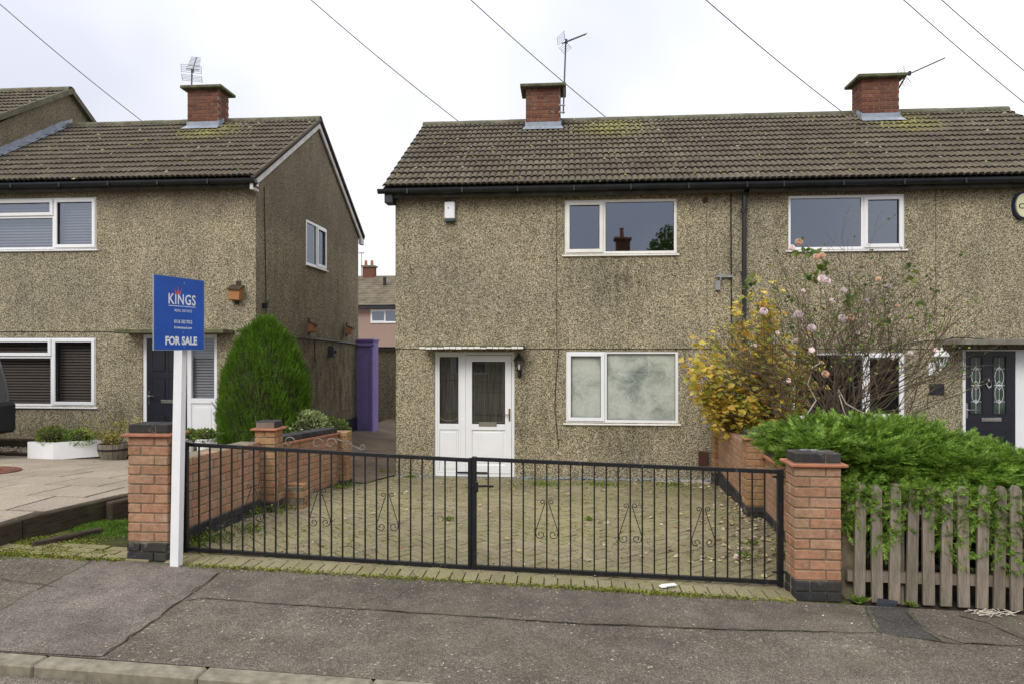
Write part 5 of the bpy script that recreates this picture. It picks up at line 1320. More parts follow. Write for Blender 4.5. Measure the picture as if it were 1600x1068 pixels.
for (px, py, Y, rx, ry, rz) in lobes:
    c = at(px, py+12, Y); core_blob(core, (c.x, c.y, c.z-.06), (rx*.74, ry*.74, rz*.7), 14, .08)
    n = int(4200*(rx*ry+.12)/.4)
    d = NR.normal(0, 1, (n, 3)); d /= np.linalg.norm(d, axis=1, keepdims=True); d[:, 2] = np.where(d[:, 2] < -.35, -d[:, 2], d[:, 2])
    k = (.66+.30*NR.random(n)+.07*np.sin(d[:, 0]*9+px)*np.sin(d[:, 1]*8+d[:, 2]*7))[:, None]
    p = np.array([c.x, c.y, c.z])+d*k*np.array([rx, ry, rz])
    out = d*np.array([1.0, 1.0, .10])+np.array([-.1, -.25, .16])+NR.normal(0, .20, (n, 3))
    nc = n//9; 
    for (pc, dc) in zip(p[:nc], out[:nc]):
        dc = dc/np.linalg.norm(dc); Lc = NR.uniform(.16, .34); m_ = 13; f_ = NR.random(m_)
        side = np.cross(dc, [0, 0, 1.]); side /= np.linalg.norm(side)+1e-6
        q = pc[None]-dc[None]*Lc*.4+dc[None]*(f_*Lc)[:, None]+side[None]*NR.normal(0, .055, m_)[:, None]; q[:, 2] += -.25*(f_*Lc)**2*2+NR.normal(0, .012, m_)
        dd = dc[None]+side[None]*NR.normal(0, .40, m_)[:, None]+np.array([0, 0, 1.])[None]*NR.normal(.06, .14, m_)[:, None]
        L_.append(q); D_.append(dd); S_.append(NR.uniform(.07, .16, m_))
    L_.append(p[:n//5]*1.0-d[:n//5]*.06); D_.append(out[:n//5]); S_.append(NR.uniform(.10, .2, n//5))
part('shade_core', core, M['dark_core'], jun)
L_, D_, S_ = np.concatenate(L_), np.concatenate(D_), np.concatenate(S_)
jp = frond(11, .26, .22, .035)
cloud('foliage', M['juniper'], L_, D_, S_, jp, jun, roll=NR.normal(0, .5, len(L_)))
# sprays pushed through the pickets
n = 5200; X = NR.uniform(2.05, 4.9, n); gap = NR.random(n)
zt_ = 1.15-.03*(X-2); zlow = zt_-.80*(.2+.8*np.abs(np.sin(X*7.3)*np.cos(X*2.9+.5)))
Z = zlow+(zt_-zlow)*NR.random(n)**.7
P_ = np.stack([X, 5.20+NR.random(n)**1.3*.22, Z], 1); Dd = np.stack([NR.normal(0, .6, n), -np.abs(NR.normal(.18, .18, n)), NR.normal(-.25, .5, n)], 1)
cloud('foliage', M['juniper'], P_, Dd, NR.uniform(.06, .14, n), jp, jun)
mb = MB()
for k in range(16):
    a = Vector((2.2+k*.17, 6.2, .2)); b = Vector((a.x+rnd.uniform(-.3, .3), 5.5, .9)); mb.tube([a, a.lerp(b, .5)+Vector((0, 0, .05)), b], .014, 5, r1=.006)
part('branch', mb, M['bark'], jun)
hb = MB(); hb.box((2.0, 5.62, -.1), (7.5, 5.66, .0)); 
core2 = MB(); core_blob(core2, (3.6, 5.85, .72), (1.7, .32, .36), 18, .06); part('shade_core', core2, M['dark_core'], jun)
# ---- broad leaf prototypes
def leaf(w=.6, fold=.12, curl=.1):
    V = [(0, 0, 0), (-w*.36, .28, fold), (0, .33, 0), (w*.36, .28, fold), (-w*.42, .58, fold*.9-curl*.3), (0, .66, -curl*.4), (w*.42, .58, fold*.9-curl*.3), (0, 1, -curl)]
    F = [(0, 2, 1), (0, 3, 2), (1, 2, 5), (1, 5, 4), (2, 3, 6), (2, 6, 5), (4, 5, 7), (5, 6, 7)]
    return np.array(V), np.array(F)
def stems(mb, base, tip, r, n=6, wob=.05, r1=None):
    pts = [Vector(base).lerp(Vector(tip), k/n)+Vector((rnd.uniform(-wob, wob), rnd.uniform(-wob, wob), rnd.uniform(-wob, wob)*.4))*(0 if k == 0 else 1) for k in range(n+1)]
    mb.tube(pts, r, 5, r1=r1 if r1 is not None else r*.3); return pts
# ---- yellow shrub
YS = 9.6; sb_ = at(1195, 700, YS)
ys = thing('yellow_shrub', (sb_.x, YS, .1), 'shrub with yellow and amber autumn leaves against the wall left of the rose bush', 'shrub')
mb = MB(); LL, DD = [], []
tips = []
for k in range(165):
    # leaf mass outline in photo pixels
    while True:
        px, py = rnd.uniform(1068, 1285), rnd.uniform(448, 668)
        e = ((px-1175)/104)**2+((py-590)/82)**2
        if e < 1 or (py < 560 and abs(px-1150-(560-py)*.35) < 55-(560-py)*.28): break
    tips.append(at(px, py, YS+rnd.uniform(-.45, .6)))
for tpp in tips:
    base = Vector((sb_.x+rnd.uniform(-.15, .15), YS+rnd.uniform(-.15, .15), .15)); mid = base.lerp(tpp, .55)+Vector((0, 0, .15))
    pts = [base, base.lerp(mid, .5)+Vector((rnd.uniform(-.05, .05),)*3), mid, mid.lerp(tpp, .5)+Vector((0, 0, .05)), tpp]
    mb.tube(pts, .007, 4, r1=.002)
    for j in range(17):
        f = rnd.uniform(.62, 1.05); q = base.lerp(tpp, f)+Vector((rnd.gauss(0, .055), rnd.gauss(0, .055), rnd.gauss(0, .045)+.04))
        LL.append(tuple(q)); a = rnd.uniform(0, 2*PI); DD.append((math.cos(a), math.sin(a)-.3, rnd.uniform(-.55, .25)))
part('stems', mb, M['bark'], ys)
cloud('leaves', M['yellow'], np.array(LL), np.array(DD), NR.uniform(.07, .13, len(LL)), leaf(.95), ys, roll=NR.normal(0, .45, len(LL)))
# ---- rose bush
YR = 8.3; rb = at(1300, 690, YR)
rz = thing('rose_bush', (rb.x, YR, .3), 'tall twiggy rose bush with thin bare stems and pale pink blooms', 'rose bush')
mb = MB(); mb2 = MB(); twl, twd = [], []
ends = []
def grow(p, d, L, r, depth):
    if p.x > 4.3 or p.x < rb.x-1.15: ends.append(p.copy()); return
    n = 4; pts = [p.copy()]
    for k in range(n):
        d = (d+Vector((rnd.gauss(0, .13), rnd.gauss(0, .13), rnd.gauss(0, .10)+.02))).normalized(); p = p+d*(L/n); pts.append(p.copy())
    mb.tube(pts, r, 4 if depth else 5, cap=False, r1=r*.6)
    if rnd.random() < .8:
        for q in pts[2:]:
            if rnd.random() < .30: twl.append(tuple(q)); twd.append((rnd.gauss(0, 1), rnd.gauss(0, 1), rnd.gauss(.2, .5)))
    if depth >= (5 if rnd.random() < .4 else 4): ends.append(pts[-1]); return
    for k in range(2 if depth else 3):
        dd = (d+Vector((rnd.gauss(0, .38), rnd.gauss(0, .30), rnd.gauss(.05, .22)))).normalized()
        grow(pts[-1] if k == 0 else pts[rnd.choice((2, 3, 4))], dd, L*rnd.uniform(.62, .92), r*.72, depth+1)
for k in range(34):
    a = lerp(-.95, 1.0, (k+.5)/34)+rnd.uniform(-.08, .08)
    p0 = Vector((rb.x+rnd.uniform(-.30, .35), YR+rnd.uniform(-.2, .2), .9)); grow(p0, Vector((math.sin(a)*.8, rnd.uniform(-.3, .3), math.cos(a)*.9+.1)).normalized(), rnd.uniform(.58, .84), .0085, 0)
part('stems', mb, M['bark'], rz)
for pp in (((1256, 655), (1275, 625), (1262, 600), (1268, 580)), ((1310, 608), (1322, 630), (1340, 640), (1362, 650)), ((1268, 575), (1282, 566)), ((1310, 612), (1318, 640), (1325, 655))):
    mb2.tube([at(a_, b_, YR-.35) for a_, b_ in pp], .008, 5, r1=.004)
part('pale_stems', mb2, M['bark_lt'], rz, label='pale dead stem')
cloud('leaves', M['roseleaf'], np.array(twl), np.array(twd), NR.uniform(.025, .055, len(twl)), leaf(.7), rz)
LL = []; DD = []
for (px, py) in ((1275, 432), (1282, 425), (1268, 436), (1288, 416), (1262, 395), (1270, 392), (1250, 398), (1172, 452), (1175, 440), (1285, 420), (1270, 428), (1312, 500), (1232, 465), (1420, 420), (1422, 440), (1440, 470), (1380, 500), (1330, 470)):
    for k in range(6): q = at(px+rnd.uniform(-7, 7), py+rnd.uniform(-5, 5), YR-.1); LL.append(tuple(q)); DD.append((rnd.gauss(0, 1), rnd.gauss(0, 1), rnd.gauss(0, .6)))
cloud('leaves', M['roseleaf'], np.array(LL), np.array(DD), NR.uniform(.06, .10, len(LL)), leaf(.75), rz)
roses = [(1284, 437, .062, 0), (1292, 440, .05, 0), (1248, 379, .05, 1), (1237, 388, .045, 0), (1275, 402, .045, 1), (1284, 400, .045, 1), (1388, 449, .042, 0), (1372, 437, .036, 1), (1318, 454, .04, 0), (1193, 487, .055, 0), (1247, 493, .062, 0), (1268, 513, .055, 0), (1315, 498, .055, 0), (1329, 497, .052, 1), (1268, 547, .04, 0), (1232, 594, .034, 0), (1289, 584, .05, 1), (1461, 547, .038, 0), (1422, 552, .036, 0), (1244, 532, .03, 0), (1394, 560, .025, 0), (1300, 470, .035, 0), (1352, 470, .03, 0), (1215, 520, .03, 0), (1225, 555, .03, 1), (1340, 520, .028, 0), (1180, 540, .028, 0), (1402, 478, .028, 1), (1255, 455, .03, 0)]
for (px, py, r, old) in roses:
    r *= .92
    c = at(px, py, YR-.2 if px < 1450 else YR+1.2); V = []; F = []; mbf = MB()
    for ring, (n, op) in enumerate(((3, .25), (5, .55), (7, .95), (8, 1.25))):
        for k in range(n):
            a = 2*PI*k/n+ring*.5; R = Matrix.Translation(c) @ Euler((rnd.uniform(-.1, .1)+1.15, 0, rnd.uniform(-.1, .1))).to_matrix().to_4x4() @ Matrix.Rotation(a, 4, 'Z') @ Matrix.Rotation(op, 4, 'Y')
            w = r*.62; h = r*(1.0 if ring < 3 else .95); x_ = r*.10
            vs = [R @ Vector(p) for p in ((x_, -w*.35, 0), (x_, w*.35, 0), (x_+r*.16, w*.65, h*.55), (x_+r*.02, w*.35, h), (x_-r*.02, 0, h*1.06), (x_+r*.02, -w*.35, h), (x_+r*.16, -w*.65, h*.55))]
            mbf.add(vs, [(0, 1, 2, 6), (6, 2, 3, 5), (5, 3, 4)])
    part('flower', mbf, M['petal_old' if old else 'petal'], rz, smooth=True)
    near = min(ends, key=lambda e: (e-c).length) if ends else c
    if (near-c).length < .6: mbs = MB(); mbs.tube([near, near.lerp(c, .5)+Vector((.01, 0, .02)), c], .003, 4); part('flower_stem', mbs, M['bark'], rz)
# ---- clumps: variegated shrub, dark shrub, pots
def clump(name, c, r, n, lsz, mat, label, cat, lw=.7, up=.3, core=True, parent=None, kind=None, squash=1):
    root = parent or thing(name, (c[0], c[1], c[2]-r[2]), label, cat)
    if core: mb = MB(); core_blob(mb, c, (r[0]*.7, r[1]*.7, r[2]*.7), 10, .12); part('shade_core', mb, M['dark_core'], root)
    d = NR.normal(0, 1, (n, 3)); d /= np.linalg.norm(d, axis=1, keepdims=True)
    p = np.array(c)+d*np.array(r)*(.72+.34*NR.random(n)[:, None]); dr = d+np.array([0, 0, up])+NR.normal(0, .35, (n, 3))
    cloud('leaves', mat, p, dr, NR.uniform(lsz*.7, lsz*1.3, n), leaf(lw), root); return root
c = at(482, 668, 9.75); clump('variegated_shrub', (c.x, 9.75, c.z), (.31, .26, .24), 1500, .045, M['varieg'], 'low shrub with cream edged green leaves behind the coped left wall', 'shrub')
c = at(520, 672, 10.1); clump('small_shrub', (c.x, 10.1, c.z-.02), (.26, .2, .22), 700, .04, M['roseleaf'], 'small dark green shrub at the far end of the left wall', 'shrub')
# white trough with plants
tr = thing('white_trough', (-7.0, 10.0, slabz(-7, 10)), 'white ceramic sink trough planted with green herbs', 'planter')
a = at(38, 717, 9.95); b = at(83, 719, 9.72); cN = at(118, 712, 10.08)
TRX = Matrix.Translation((b.x, b.y, slabz(b.x, b.y)+.0))
ang_l = math.atan2(a.y-b.y, a.x-b.x); L1 = (Vector((a.x, a.y))-Vector((b.x, b.y))).length; 
ux = Vector((-1, .12, 0)).normalized(); uy = Vector((.30, 1, 0)).normalized(); uy = Vector((.80, .62, 0)).normalized()
W1 = .46; W2 = .62; Ht = .26
z0 = slabz(b.x, b.y)-.01
def bxp(o_, u_, v_, w_, z): return o_+u_*v_+Vector((0, 0, z))+w_
P0 = Vector((b.x, b.y, z0)); c1_ = P0+ux*W1; c2_ = P0+uy*W2; c3_ = c1_+uy*W2
mb = MB(); up = Vector((0, 0, Ht)); ins = lambda p, f=.10: p.lerp((P0+c3_)/2, f)
o4 = [P0, c2_, c3_, c1_]; i4 = [ins(p)+up for p in o4]; i4b = [ins(p)+up*.75 for p in o4]
mb.add(o4+[p+up for p in o4]+i4+i4b, [(3, 2, 1, 0)]+[(k, (k+1) % 4, 4+(k+1) % 4, 4+k) for k in range(4)]+[(4+k, 4+(k+1) % 4, 8+(k+1) % 4, 8+k) for k in range(4)]+[(8+k, 8+(k+1) % 4, 12+(k+1) % 4, 12+k) for k in range(4)]+[(12, 13, 14, 15)])
part('trough', mb, M['white'], tr)
mid = (P0+c3_)/2+up
for (ox, oz, n, sz) in ((-.16, .10, 700, .045), (.20, .06, 800, .035)):
    cc_ = mid+Vector((ox, ox*.4, oz-.02)); clump('', (cc_.x, cc_.y, cc_.z), (.22, .18, .13), n, sz, M['weed'] if ox < 0 else M['juniper'], '', '', parent=tr, lw=.4)
# half barrel
v = at(178, 719, 10.0); z0 = slabz(v.x, 10.0); hbx = thing('half_barrel', (v.x, 10.0, z0), 'wooden half barrel planter with a thin yellow green shrub', 'planter')
n = 18
for k in range(n):
    a0, a1 = 2*PI*k/n+.012, 2*PI*(k+1)/n-.012; mb = MB(); vs = []
    for (r0, z) in ((.17, 0), (.215, .13), (.225, .25)):
        for r_ in (r0, r0-.02):
            for a in (a0, a1): vs.append((v.x+r_*math.cos(a), 10.0+r_*math.sin(a), z0+z))
    mb.add(vs, [(0, 1, 5, 4), (4, 5, 9, 8), (8, 9, 11, 10), (3, 2, 6, 7), (7, 6, 10, 11), (1, 3, 7, 5), (5, 7, 11, 9), (2, 0, 4, 6), (6, 4, 8, 10)]); part('stave', mb, M['picket'], hbx)
mb = MB(); mb.lathe((v.x, 10.0, z0+.15), [(.224, 0), (.226, .03), (.20, .03), (.20, 0)], 24); part('hoop', mb, M['black'], hbx)
mb = MB(); mb.lathe((v.x, 10.0, z0+.02), [(.16, 0), (.20, .19), (.001, .20)], 16); part('soil', mb, M['soil'], hbx)
mb = MB(); LL, DD = [], []
for k in range(34):
    a = rnd.uniform(0, 2*PI); tp_ = Vector((v.x-.10+rnd.gauss(0, .2), 10+rnd.gauss(0, .15), z0+.25+rnd.uniform(.05, .40))); pts = stems(mb, (v.x+rnd.uniform(-.08, .08), 10+rnd.uniform(-.08, .08), z0+.2), tp_, .004, 4, .02)
    for j in range(20): f = rnd.uniform(.35, 1.05); q = pts[0].lerp(tp_, f)+Vector((rnd.gauss(0, .03), rnd.gauss(0, .03), rnd.gauss(0, .03))); LL.append(tuple(q)); DD.append((rnd.gauss(0, 1), rnd.gauss(0, 1), rnd.gauss(.2, .6)))
part('stems', mb, M['bark'], hbx); cloud('leaves', M['yellowgreen'], np.array(LL), np.array(DD), NR.uniform(.022, .045, len(LL)), leaf(.7), hbx)
# white pots behind the left pillar
for (px, lab, r) in ((322, 'small white round pot with a dark leaved plant behind the left gate stile', .13), (293, 'white plant pot half hidden between the sale post and the left gate', .09)):
    v = at(px, 712, 9.0); z0 = at(px, 712, 9.0).z; pt_ = thing('plant_pot', (v.x, 9.0, z0), lab, 'plant pot', 'white pots behind the left wall')
    mb = MB(); mb.lathe((v.x, 9.0, z0), [(r*.75, 0), (r, .22), (r*1.06, .225), (r*1.06, .25), (r*.9, .25), (r*.85, .22), (.001, .22)], 18); part('pot', mb, M['white'], pt_, smooth=False)
    clump('', (v.x, 9.0, z0+.28), (r*1.5, r*1.2, .08), 500, .035, M['roseleaf'], '', '', parent=pt_)
    pm_ = MB(); pm_.lathe((v.x, 9.0, .2), [(.16, 0), (.16, z0-.2)], 12); part('pot_base', pm_, M['conc'], pt_)

# ---- ground growth: moss, weeds, grass, fallen leaves (nobody could count)
def tuft_cloud(name, pts, mat, lsz, label, cat, up=.8, lw=.25, n_per=1):
    LL = np.array(pts); n = len(LL); D = np.stack([NR.normal(0, .6, n), NR.normal(0, .6, n), np.abs(NR.normal(up, .3, n))], 1)
    o = cloud(name, mat, LL, D, NR.uniform(lsz*.6, lsz*1.4, n), leaf(lw)); props(o, label, cat, kind='stuff'); return o
pts = []
for k in range(9000):     # band of moss at the footpath edge
    X = rnd.uniform(-6.2, 1.65); dens = .35+.65*(math.sin(X*3.1)*.5+.5)*(math.sin(X*1.3+1)*.5+.5)
    if X < -4.6: dens = .9
    if rnd.random() > dens: continue
    if -3.45 < X < -2.95: continue
    Y = 5.045+rnd.gauss(0, .022)+(abs(rnd.gauss(0, .05)) if X < -4.4 else 0); pts.append((X, Y, G(X, Y)+.002))
tuft_cloud('moss', pts, M['moss'], .016, 'yellow green moss growing along the joint between footpath and block edging', 'moss', .5, .9)
pts = []
cl_w = [(310, 845, .14, .10), (340, 842, .14, .07), (300, 852, .10, .05), (390, 800, .16, .1), (430, 797, .18, .08), (395, 828, .12, .08), (530, 762, .10, .06), (545, 758, .08, .05), (600, 738, .10, .05), (455, 790, .1, .08), (920, 812, .025, .03), (700, 812, .04, .03), (1222, 872, .05, .1),  (1175, 850, .04, .05), (1165, 870, .05, .03), (940, 757, .3, .03), (1050, 757, .3, .03), (850, 757, .3, .03), (640, 745, .1, .03)]
def atG(px, py):
    u = (px-800)/FPX; lo_, hi_ = 3.0, 14.0; dx, dy_, dz = -sa+ca*u, ca+u*sa, (545-py)/FPX
    for _ in range(40):
        m_ = (lo_+hi_)/2
        if CAMZ+dz*m_ > G(dx*m_, dy_*m_): lo_ = m_
        else: hi_ = m_
    return Vector((dx*lo_, dy_*lo_, G(dx*lo_, dy_*lo_)))
for (px, py, rx, rh) in cl_w:
    c = atG(px, py)
    for k in range(int(170*rx/.15)+40): X, Y = c.x+rnd.gauss(0, rx*.6), c.y+rnd.gauss(0, rx*.7); X = max(X, -3.18); pts.append((X, Y, G(X, Y)+abs(rnd.gauss(0, rh*.35))))
tuft_cloud('weeds', pts, M['weed'], .026, 'small green weeds growing from the paving joints and along the wall feet', 'weeds', .5, .7)
pts = []
for k in range(11000):
    X, Y = rnd.uniform(-3.1, 2.1), rnd.uniform(5.3, 11.1)
    if math.sin(X*2.3+Y*1.1)*math.cos(Y*1.9-X*.7)+rnd.gauss(0, .45) > .15: pts.append((X, Y, G(X, Y)+.001))
tuft_cloud('moss', pts, M['moss'], .014, 'patchy moss growing over the block paved driveway', 'moss', .25, .9)
pts = []
for k in range(5500):
    c = atG(rnd.uniform(125, 197), lerp(838, 815, rnd.random()**.6)+rnd.uniform(-5, 5)); X, Y = c.x+rnd.gauss(0, .05), c.y+rnd.gauss(0, .05); pts.append((X, Y, G(X, Y)))
o = tuft_cloud('grass', pts, M['grass'], .030, 'patch of bright green grass below the timber sleeper left of the pillar', 'grass', .6, .12)
pts = []
for k in range(9000):
    c = atG(rnd.uniform(-20, 160), 0+rnd.uniform(838, 868)); X, Y = c.x+rnd.gauss(0, .04), c.y+rnd.gauss(0, .04)
    if X > -4.40 and Y > 5.3 and rnd.random() < .7: continue
    pts.append((X, Y, G(X, Y)))
tuft_cloud('moss', pts, M['moss'], .013, 'thick bright moss at the foot of the timber sleepers on the left', 'moss', .5, .9)
def leafscatter(name, pts, lsz, label, mat='dead'):
    n = len(pts); a = NR.uniform(0, 2*PI, n); D = np.stack([np.cos(a), np.sin(a), NR.normal(.03, .12, n)], 1)
    o = cloud(name, M[mat], np.array(pts), D, NR.uniform(lsz*.6, lsz*1.3, n), leaf(.75, .15, .12), roll=NR.normal(0, .3, n)); props(o, label, 'fallen leaves', kind='stuff')
pts = []
for k in range(640):
    if k < 330: c = atG(rnd.gauss(1160, 28), rnd.uniform(755, 880)); X, Y = c.x+rnd.gauss(0, .08), c.y
    elif k < 470: X, Y = rnd.gauss(1.7, .35), rnd.gauss(10.7, .3)
    else: X, Y = rnd.uniform(-3, 2.0), rnd.uniform(5.3, 11)
    X = min(X, XR(Y)-.05); pts.append((X, min(Y, 11.2), G(X, Y)+.012))
leafscatter('fallen_leaves', pts, .052, 'dry brown and yellow leaves scattered on the driveway near the right wall')
pts = []
for k in range(420): X, Y = rnd.uniform(-4, 4), rnd.uniform(3.6, 5.0); pts.append((X, Y, Zp(X, Y)+.012))
leafscatter('leaf_fragments', pts, .012, 'tiny pale leaf fragments littering the footpath')
# weeds at fence foot
for (px, py, lab) in ((1340, 940, 'small green weed at the foot of the first picket'), (1424, 946, 'tiny green weed at the foot of the fourth picket')):
    c = atp(px, py); n = 70; a = NR.uniform(0, 2*PI, n); D = np.stack([np.cos(a), np.sin(a), NR.uniform(.2, 1.2, n)], 1)
    root = thing('weed', tuple(c), lab, 'weed'); cloud('leaves', M['weed'], np.tile(np.array(c)+[0, 0, .005], (n, 1))+NR.normal(0, .012, (n, 3))*[1, 1, .2], D, NR.uniform(.03, .08, n)*(1 if px < 1400 else .6), leaf(.35), root)
# litter and bits
c = atp(1045, 918); mb = MB(); mb.xf = Matrix.Translation(c+Vector((0, 0, .018))) @ Euler((0.1, .05, .45)).to_matrix().to_4x4(); mb.box((-.06, -.016, 0), (.06, .016, .012), .003); mb.box((-.075, -.02, -.003), (-.03, .018, .004))
one('litter', mb, M['white'], c, 'small white torn wrapper lying on the block edging below the right gate', 'litter')
c = atp(1383, 944); mb = MB(); mb.add([(c.x-.07, c.y-.02, c.z+.02), (c.x+.06, c.y-.04, c.z+.018), (c.x+.10, c.y+.03, c.z+.02), (c.x-.03, c.y+.05, c.z+.03), (c.x-.07, c.y-.02, c.z), (c.x+.06, c.y-.04, c.z), (c.x+.10, c.y+.03, c.z), (c.x-.03, c.y+.05, c.z)], [(0,1,2,3),(7,6,5,4),(0,4,5,1),(1,5,6,2),(2,6,7,3),(3,7,4,0)])
one('slate_piece', mb, plain('slate', (.035, .04, .05), .6), c, 'broken piece of dark slate on the footpath below the picket fence', 'slate')
c = atp(1555, 962); mb = MB()
for k in range(40): a = rnd.uniform(0, PI); p = Vector((c.x+rnd.gauss(0, .07), c.y+rnd.gauss(0, .02), c.z+.012+rnd.random()*.02)); d = Vector((math.cos(a), math.sin(a)*.5, rnd.uniform(-.1, .2)))*rnd.uniform(.02, .07); mb.tube([p-d, p+d], .003, 4)
o = part('twig_debris', mb, M['bark_lt'], None, kind='stuff'); props(o, 'little heap of dry twigs and leaf litter at the foot of the fence', 'debris')
mb = MB()
for k in range(9):
    p = Vector((rnd.uniform(1.2, 2.1), rnd.uniform(10.7, 11.1), .04)); a = rnd.uniform(-.6, .6); pts = [p+Vector((math.cos(a)*s_*.14, math.sin(a)*s_*.14, .02*math.sin(s_*2)+.01)) for s_ in range(5)]; mb.tube(pts, .008, 5, r1=.004)
o = part('dead_twigs', mb, M['bark_lt'], None, kind='stuff'); props(o, 'pale dead twigs lying where the driveway meets the wall corner', 'twigs')

# ================================================================= WALL MOUNTED THINGS
v = at(702.5, 331, YF-.1); mb = MB(); w, h = .085, .165
t_ = thing('alarm_box', (v.x, YF-.02, v.z-h), 'white alarm box high on the wall between roof corner and upper window', 'alarm box')
mb.box((v.x-w, YF-.11, v.z-h+.05), (v.x+w, YF-.019, v.z+h), .012); part('cover', mb, M['upvc'], t_)
mb = MB(); mb.box((v.x-w+.003, YF-.105, v.z-h), (v.x+w-.003, YF-.019, v.z-h+.052), .012); part('strobe_lens', mb, plain('dark_green_lens', (.03, .07, .07), .3, .5), t_)
mb = MB(); mb.add([(v.x-.02+.014*math.cos(a), YF-.1112, v.z+.06+.020*math.sin(a)) for a in [2*PI*k/10 for k in range(10)]], [tuple(reversed(range(10)))]); part('emblem', mb, plain('faded_emblem', (.35, .42, .42), .6), t_)
v = at(1600, 321, YF-.1)
t_ = thing('alarm_box', (v.x, YF-.02, v.z), 'oval yellow alarm box with dark blue rim at the right edge under the eaves', 'alarm box')
def disc(mb, c, rx, rz, y0, y1, n=20): mb.xf = None; mb.add([(c.x+rx*math.cos(2*PI*k/n), y, c.z+rz*math.sin(2*PI*k/n)) for y in (y0, y1) for k in range(n)], [tuple(range(n)), tuple(reversed(range(n, 2*n)))]+[(k, k+n, (k+1) % n+n, (k+1) % n) for k in range(n)]); return mb
part('rim', disc(MB(), v, .14, .215, YF-.08, YF-.019), plain('navy_plastic', (.012, .018, .06), .4), t_)
cvr = part('cover', disc(MB(), v, .115, .185, YF-.11, YF-.079), M['cream'], t_)
vs, fs = text_mb('Ca', .14, .085, .02); mb = MB(Matrix.Translation((v.x-.085, YF-.112, v.z-.055)) @ Matrix.Rotation(PI/2, 4, 'X')); mb.add(vs, fs); part('lettering', mb, M['terra'], cvr)
# lantern by the front door
def lantern(px, py0, py1, Yw, mat, glass, label, up):
    t_, b_ = at(px, py0, Yw-.12), at(px, py1, Yw-.12); H = t_.z-b_.z; c = t_.x; y = Yw-.13
    o = thing('wall_lantern', (c, Yw, b_.z), label, 'wall lantern', 'wall lanterns')
    if not up:
        mb = MB(); mb.box((c-.035, Yw-.03, b_.z+H*.02), (c+.035, Yw-.001, b_.z+H*.30), .006); mb.tube([(c, Yw-.02, b_.z+H*.18), (c, y-.02, b_.z+H*.10), (c, y-.01, b_.z+H*.28)], .011, 6); part('bracket', mb, mat, o)
        mb = MB(); mb.lathe((c, y, b_.z+H*.72), [(.085, 0), (.09, .015), (.05, .07), (.015, .10), (.012, .13), (.001, .14)], 6); part('lantern_roof', mb, mat, o)
        mb = MB(); mb.lathe((c, y, b_.z+H*.30), [(.04, 0), (.045, .02), (.001, .02)], 6)
        for k in range(6): a = 2*PI*k/6; mb.tube([(c+.042*math.cos(a), y+.042*math.sin(a), b_.z+H*.30), (c+.078*math.cos(a), y+.078*math.sin(a), b_.z+H*.72)], .005, 4)
        part('lantern_cage', mb, mat, o)
        mb = MB(); mb.lathe((c, y, b_.z+H*.32), [(.036, 0), (.072, H*.39)], 6); part('lantern_glass', mb, glass, o)
        mb = MB(); mb.lathe((c, y, b_.z+H*.36), [(.014, 0), (.02, .03), (.014, .07), (.002, .08)], 8); part('bulb', mb, M['upvc'], o)
    return o
lantern(811, 553, 590, YF, M['black'], M['glass_cl'], 'black lantern on the wall beside the white front door', False)
v = at(1471, 560, YF-.15)
o = thing('wall_lantern', (v.x, YF, v.z-.2), 'ornate white lantern on the wall beside the navy front door', 'wall lantern', 'wall lanterns')
y = YF-.15; mb = MB(); mb.lathe((v.x, y, v.z+.03), [(.115, 0), (.12, .012), (.10, .05), (.06, .09), (.02, .11), (.015, .14), (.006, .17), (.001, .19)], 8); part('lantern_roof', mb, M['white'], o)
mb = MB()
for k in range(8): a = 2*PI*k/8; mb.tube([(v.x+.09*math.cos(a), y+.09*math.sin(a), v.z+.03), (v.x+.045*math.cos(a), y+.045*math.sin(a), v.z-.11)], .006, 4)
mb.lathe((v.x, y, v.z-.14), [(.02, 0), (.05, .03), (.001, .035)], 8); part('lantern_cage', mb, M['white'], o)
mb = MB(); mb.lathe((v.x, y, v.z-.11), [(.04, 0), (.08, .14)], 8); part('lantern_glass', mb, M['glass_cl'], o)
mb = MB(); mb.box((v.x-.12, YF-.03, v.z-.27), (v.x-.02, YF-.001, v.z-.06), .012); mb.tube([(v.x-.07, YF-.02, v.z-.2), (v.x-.04, y, v.z-.22), (v.x, y, v.z-.14)], .012, 6); part('bracket', mb, M['white'], o)
a, b = at(1452, 616, YF), at(1475, 599, YF); mb = MB(); mb.box((a.x, YF-.015, a.z), (b.x, YF-.001, b.z), .003); one('wall_plaque', mb, M['navy'], ((a.x+b.x)/2, YF, a.z), 'small blank dark rectangular plaque left of the navy front door', 'plaque')
# telephone bracket
v0, v1 = at(1119, 432, YF-.12), at(1146, 431, YF-.12); o = thing('cable_bracket', (v1.x, YF, v1.z-.1), 'galvanised cable bracket projecting beside the downpipe', 'bracket')
mb = MB(); mb.box((v0.x, YF-.07, v0.z-.012), (v1.x, YF-.035, v1.z+.012), .003); mb.box((v0.x+.07, YF-.065, v0.z-.06), (v0.x+.095, YF-.02, v0.z+.05), .003); part('arm', mb, M['metal'], o)
mb = MB(); mb.box((v0.x, YF-.075, v0.z-.22), (v0.x+.085, YF-.019, v0.z-.06), .01); part('junction_box', mb, M['metal'], o)
a, b = at(1093, 731, YF-.1), at(1107, 705, YF-.1); mb = MB(); mb.box((a.x, YF-.10, a.z), (b.x, YF-.001, b.z), .01); one('meter_box', mb, M['terra'], ((a.x+b.x)/2, YF, a.z), 'small brown plastic box low on the wall near the right garden wall', 'meter box')
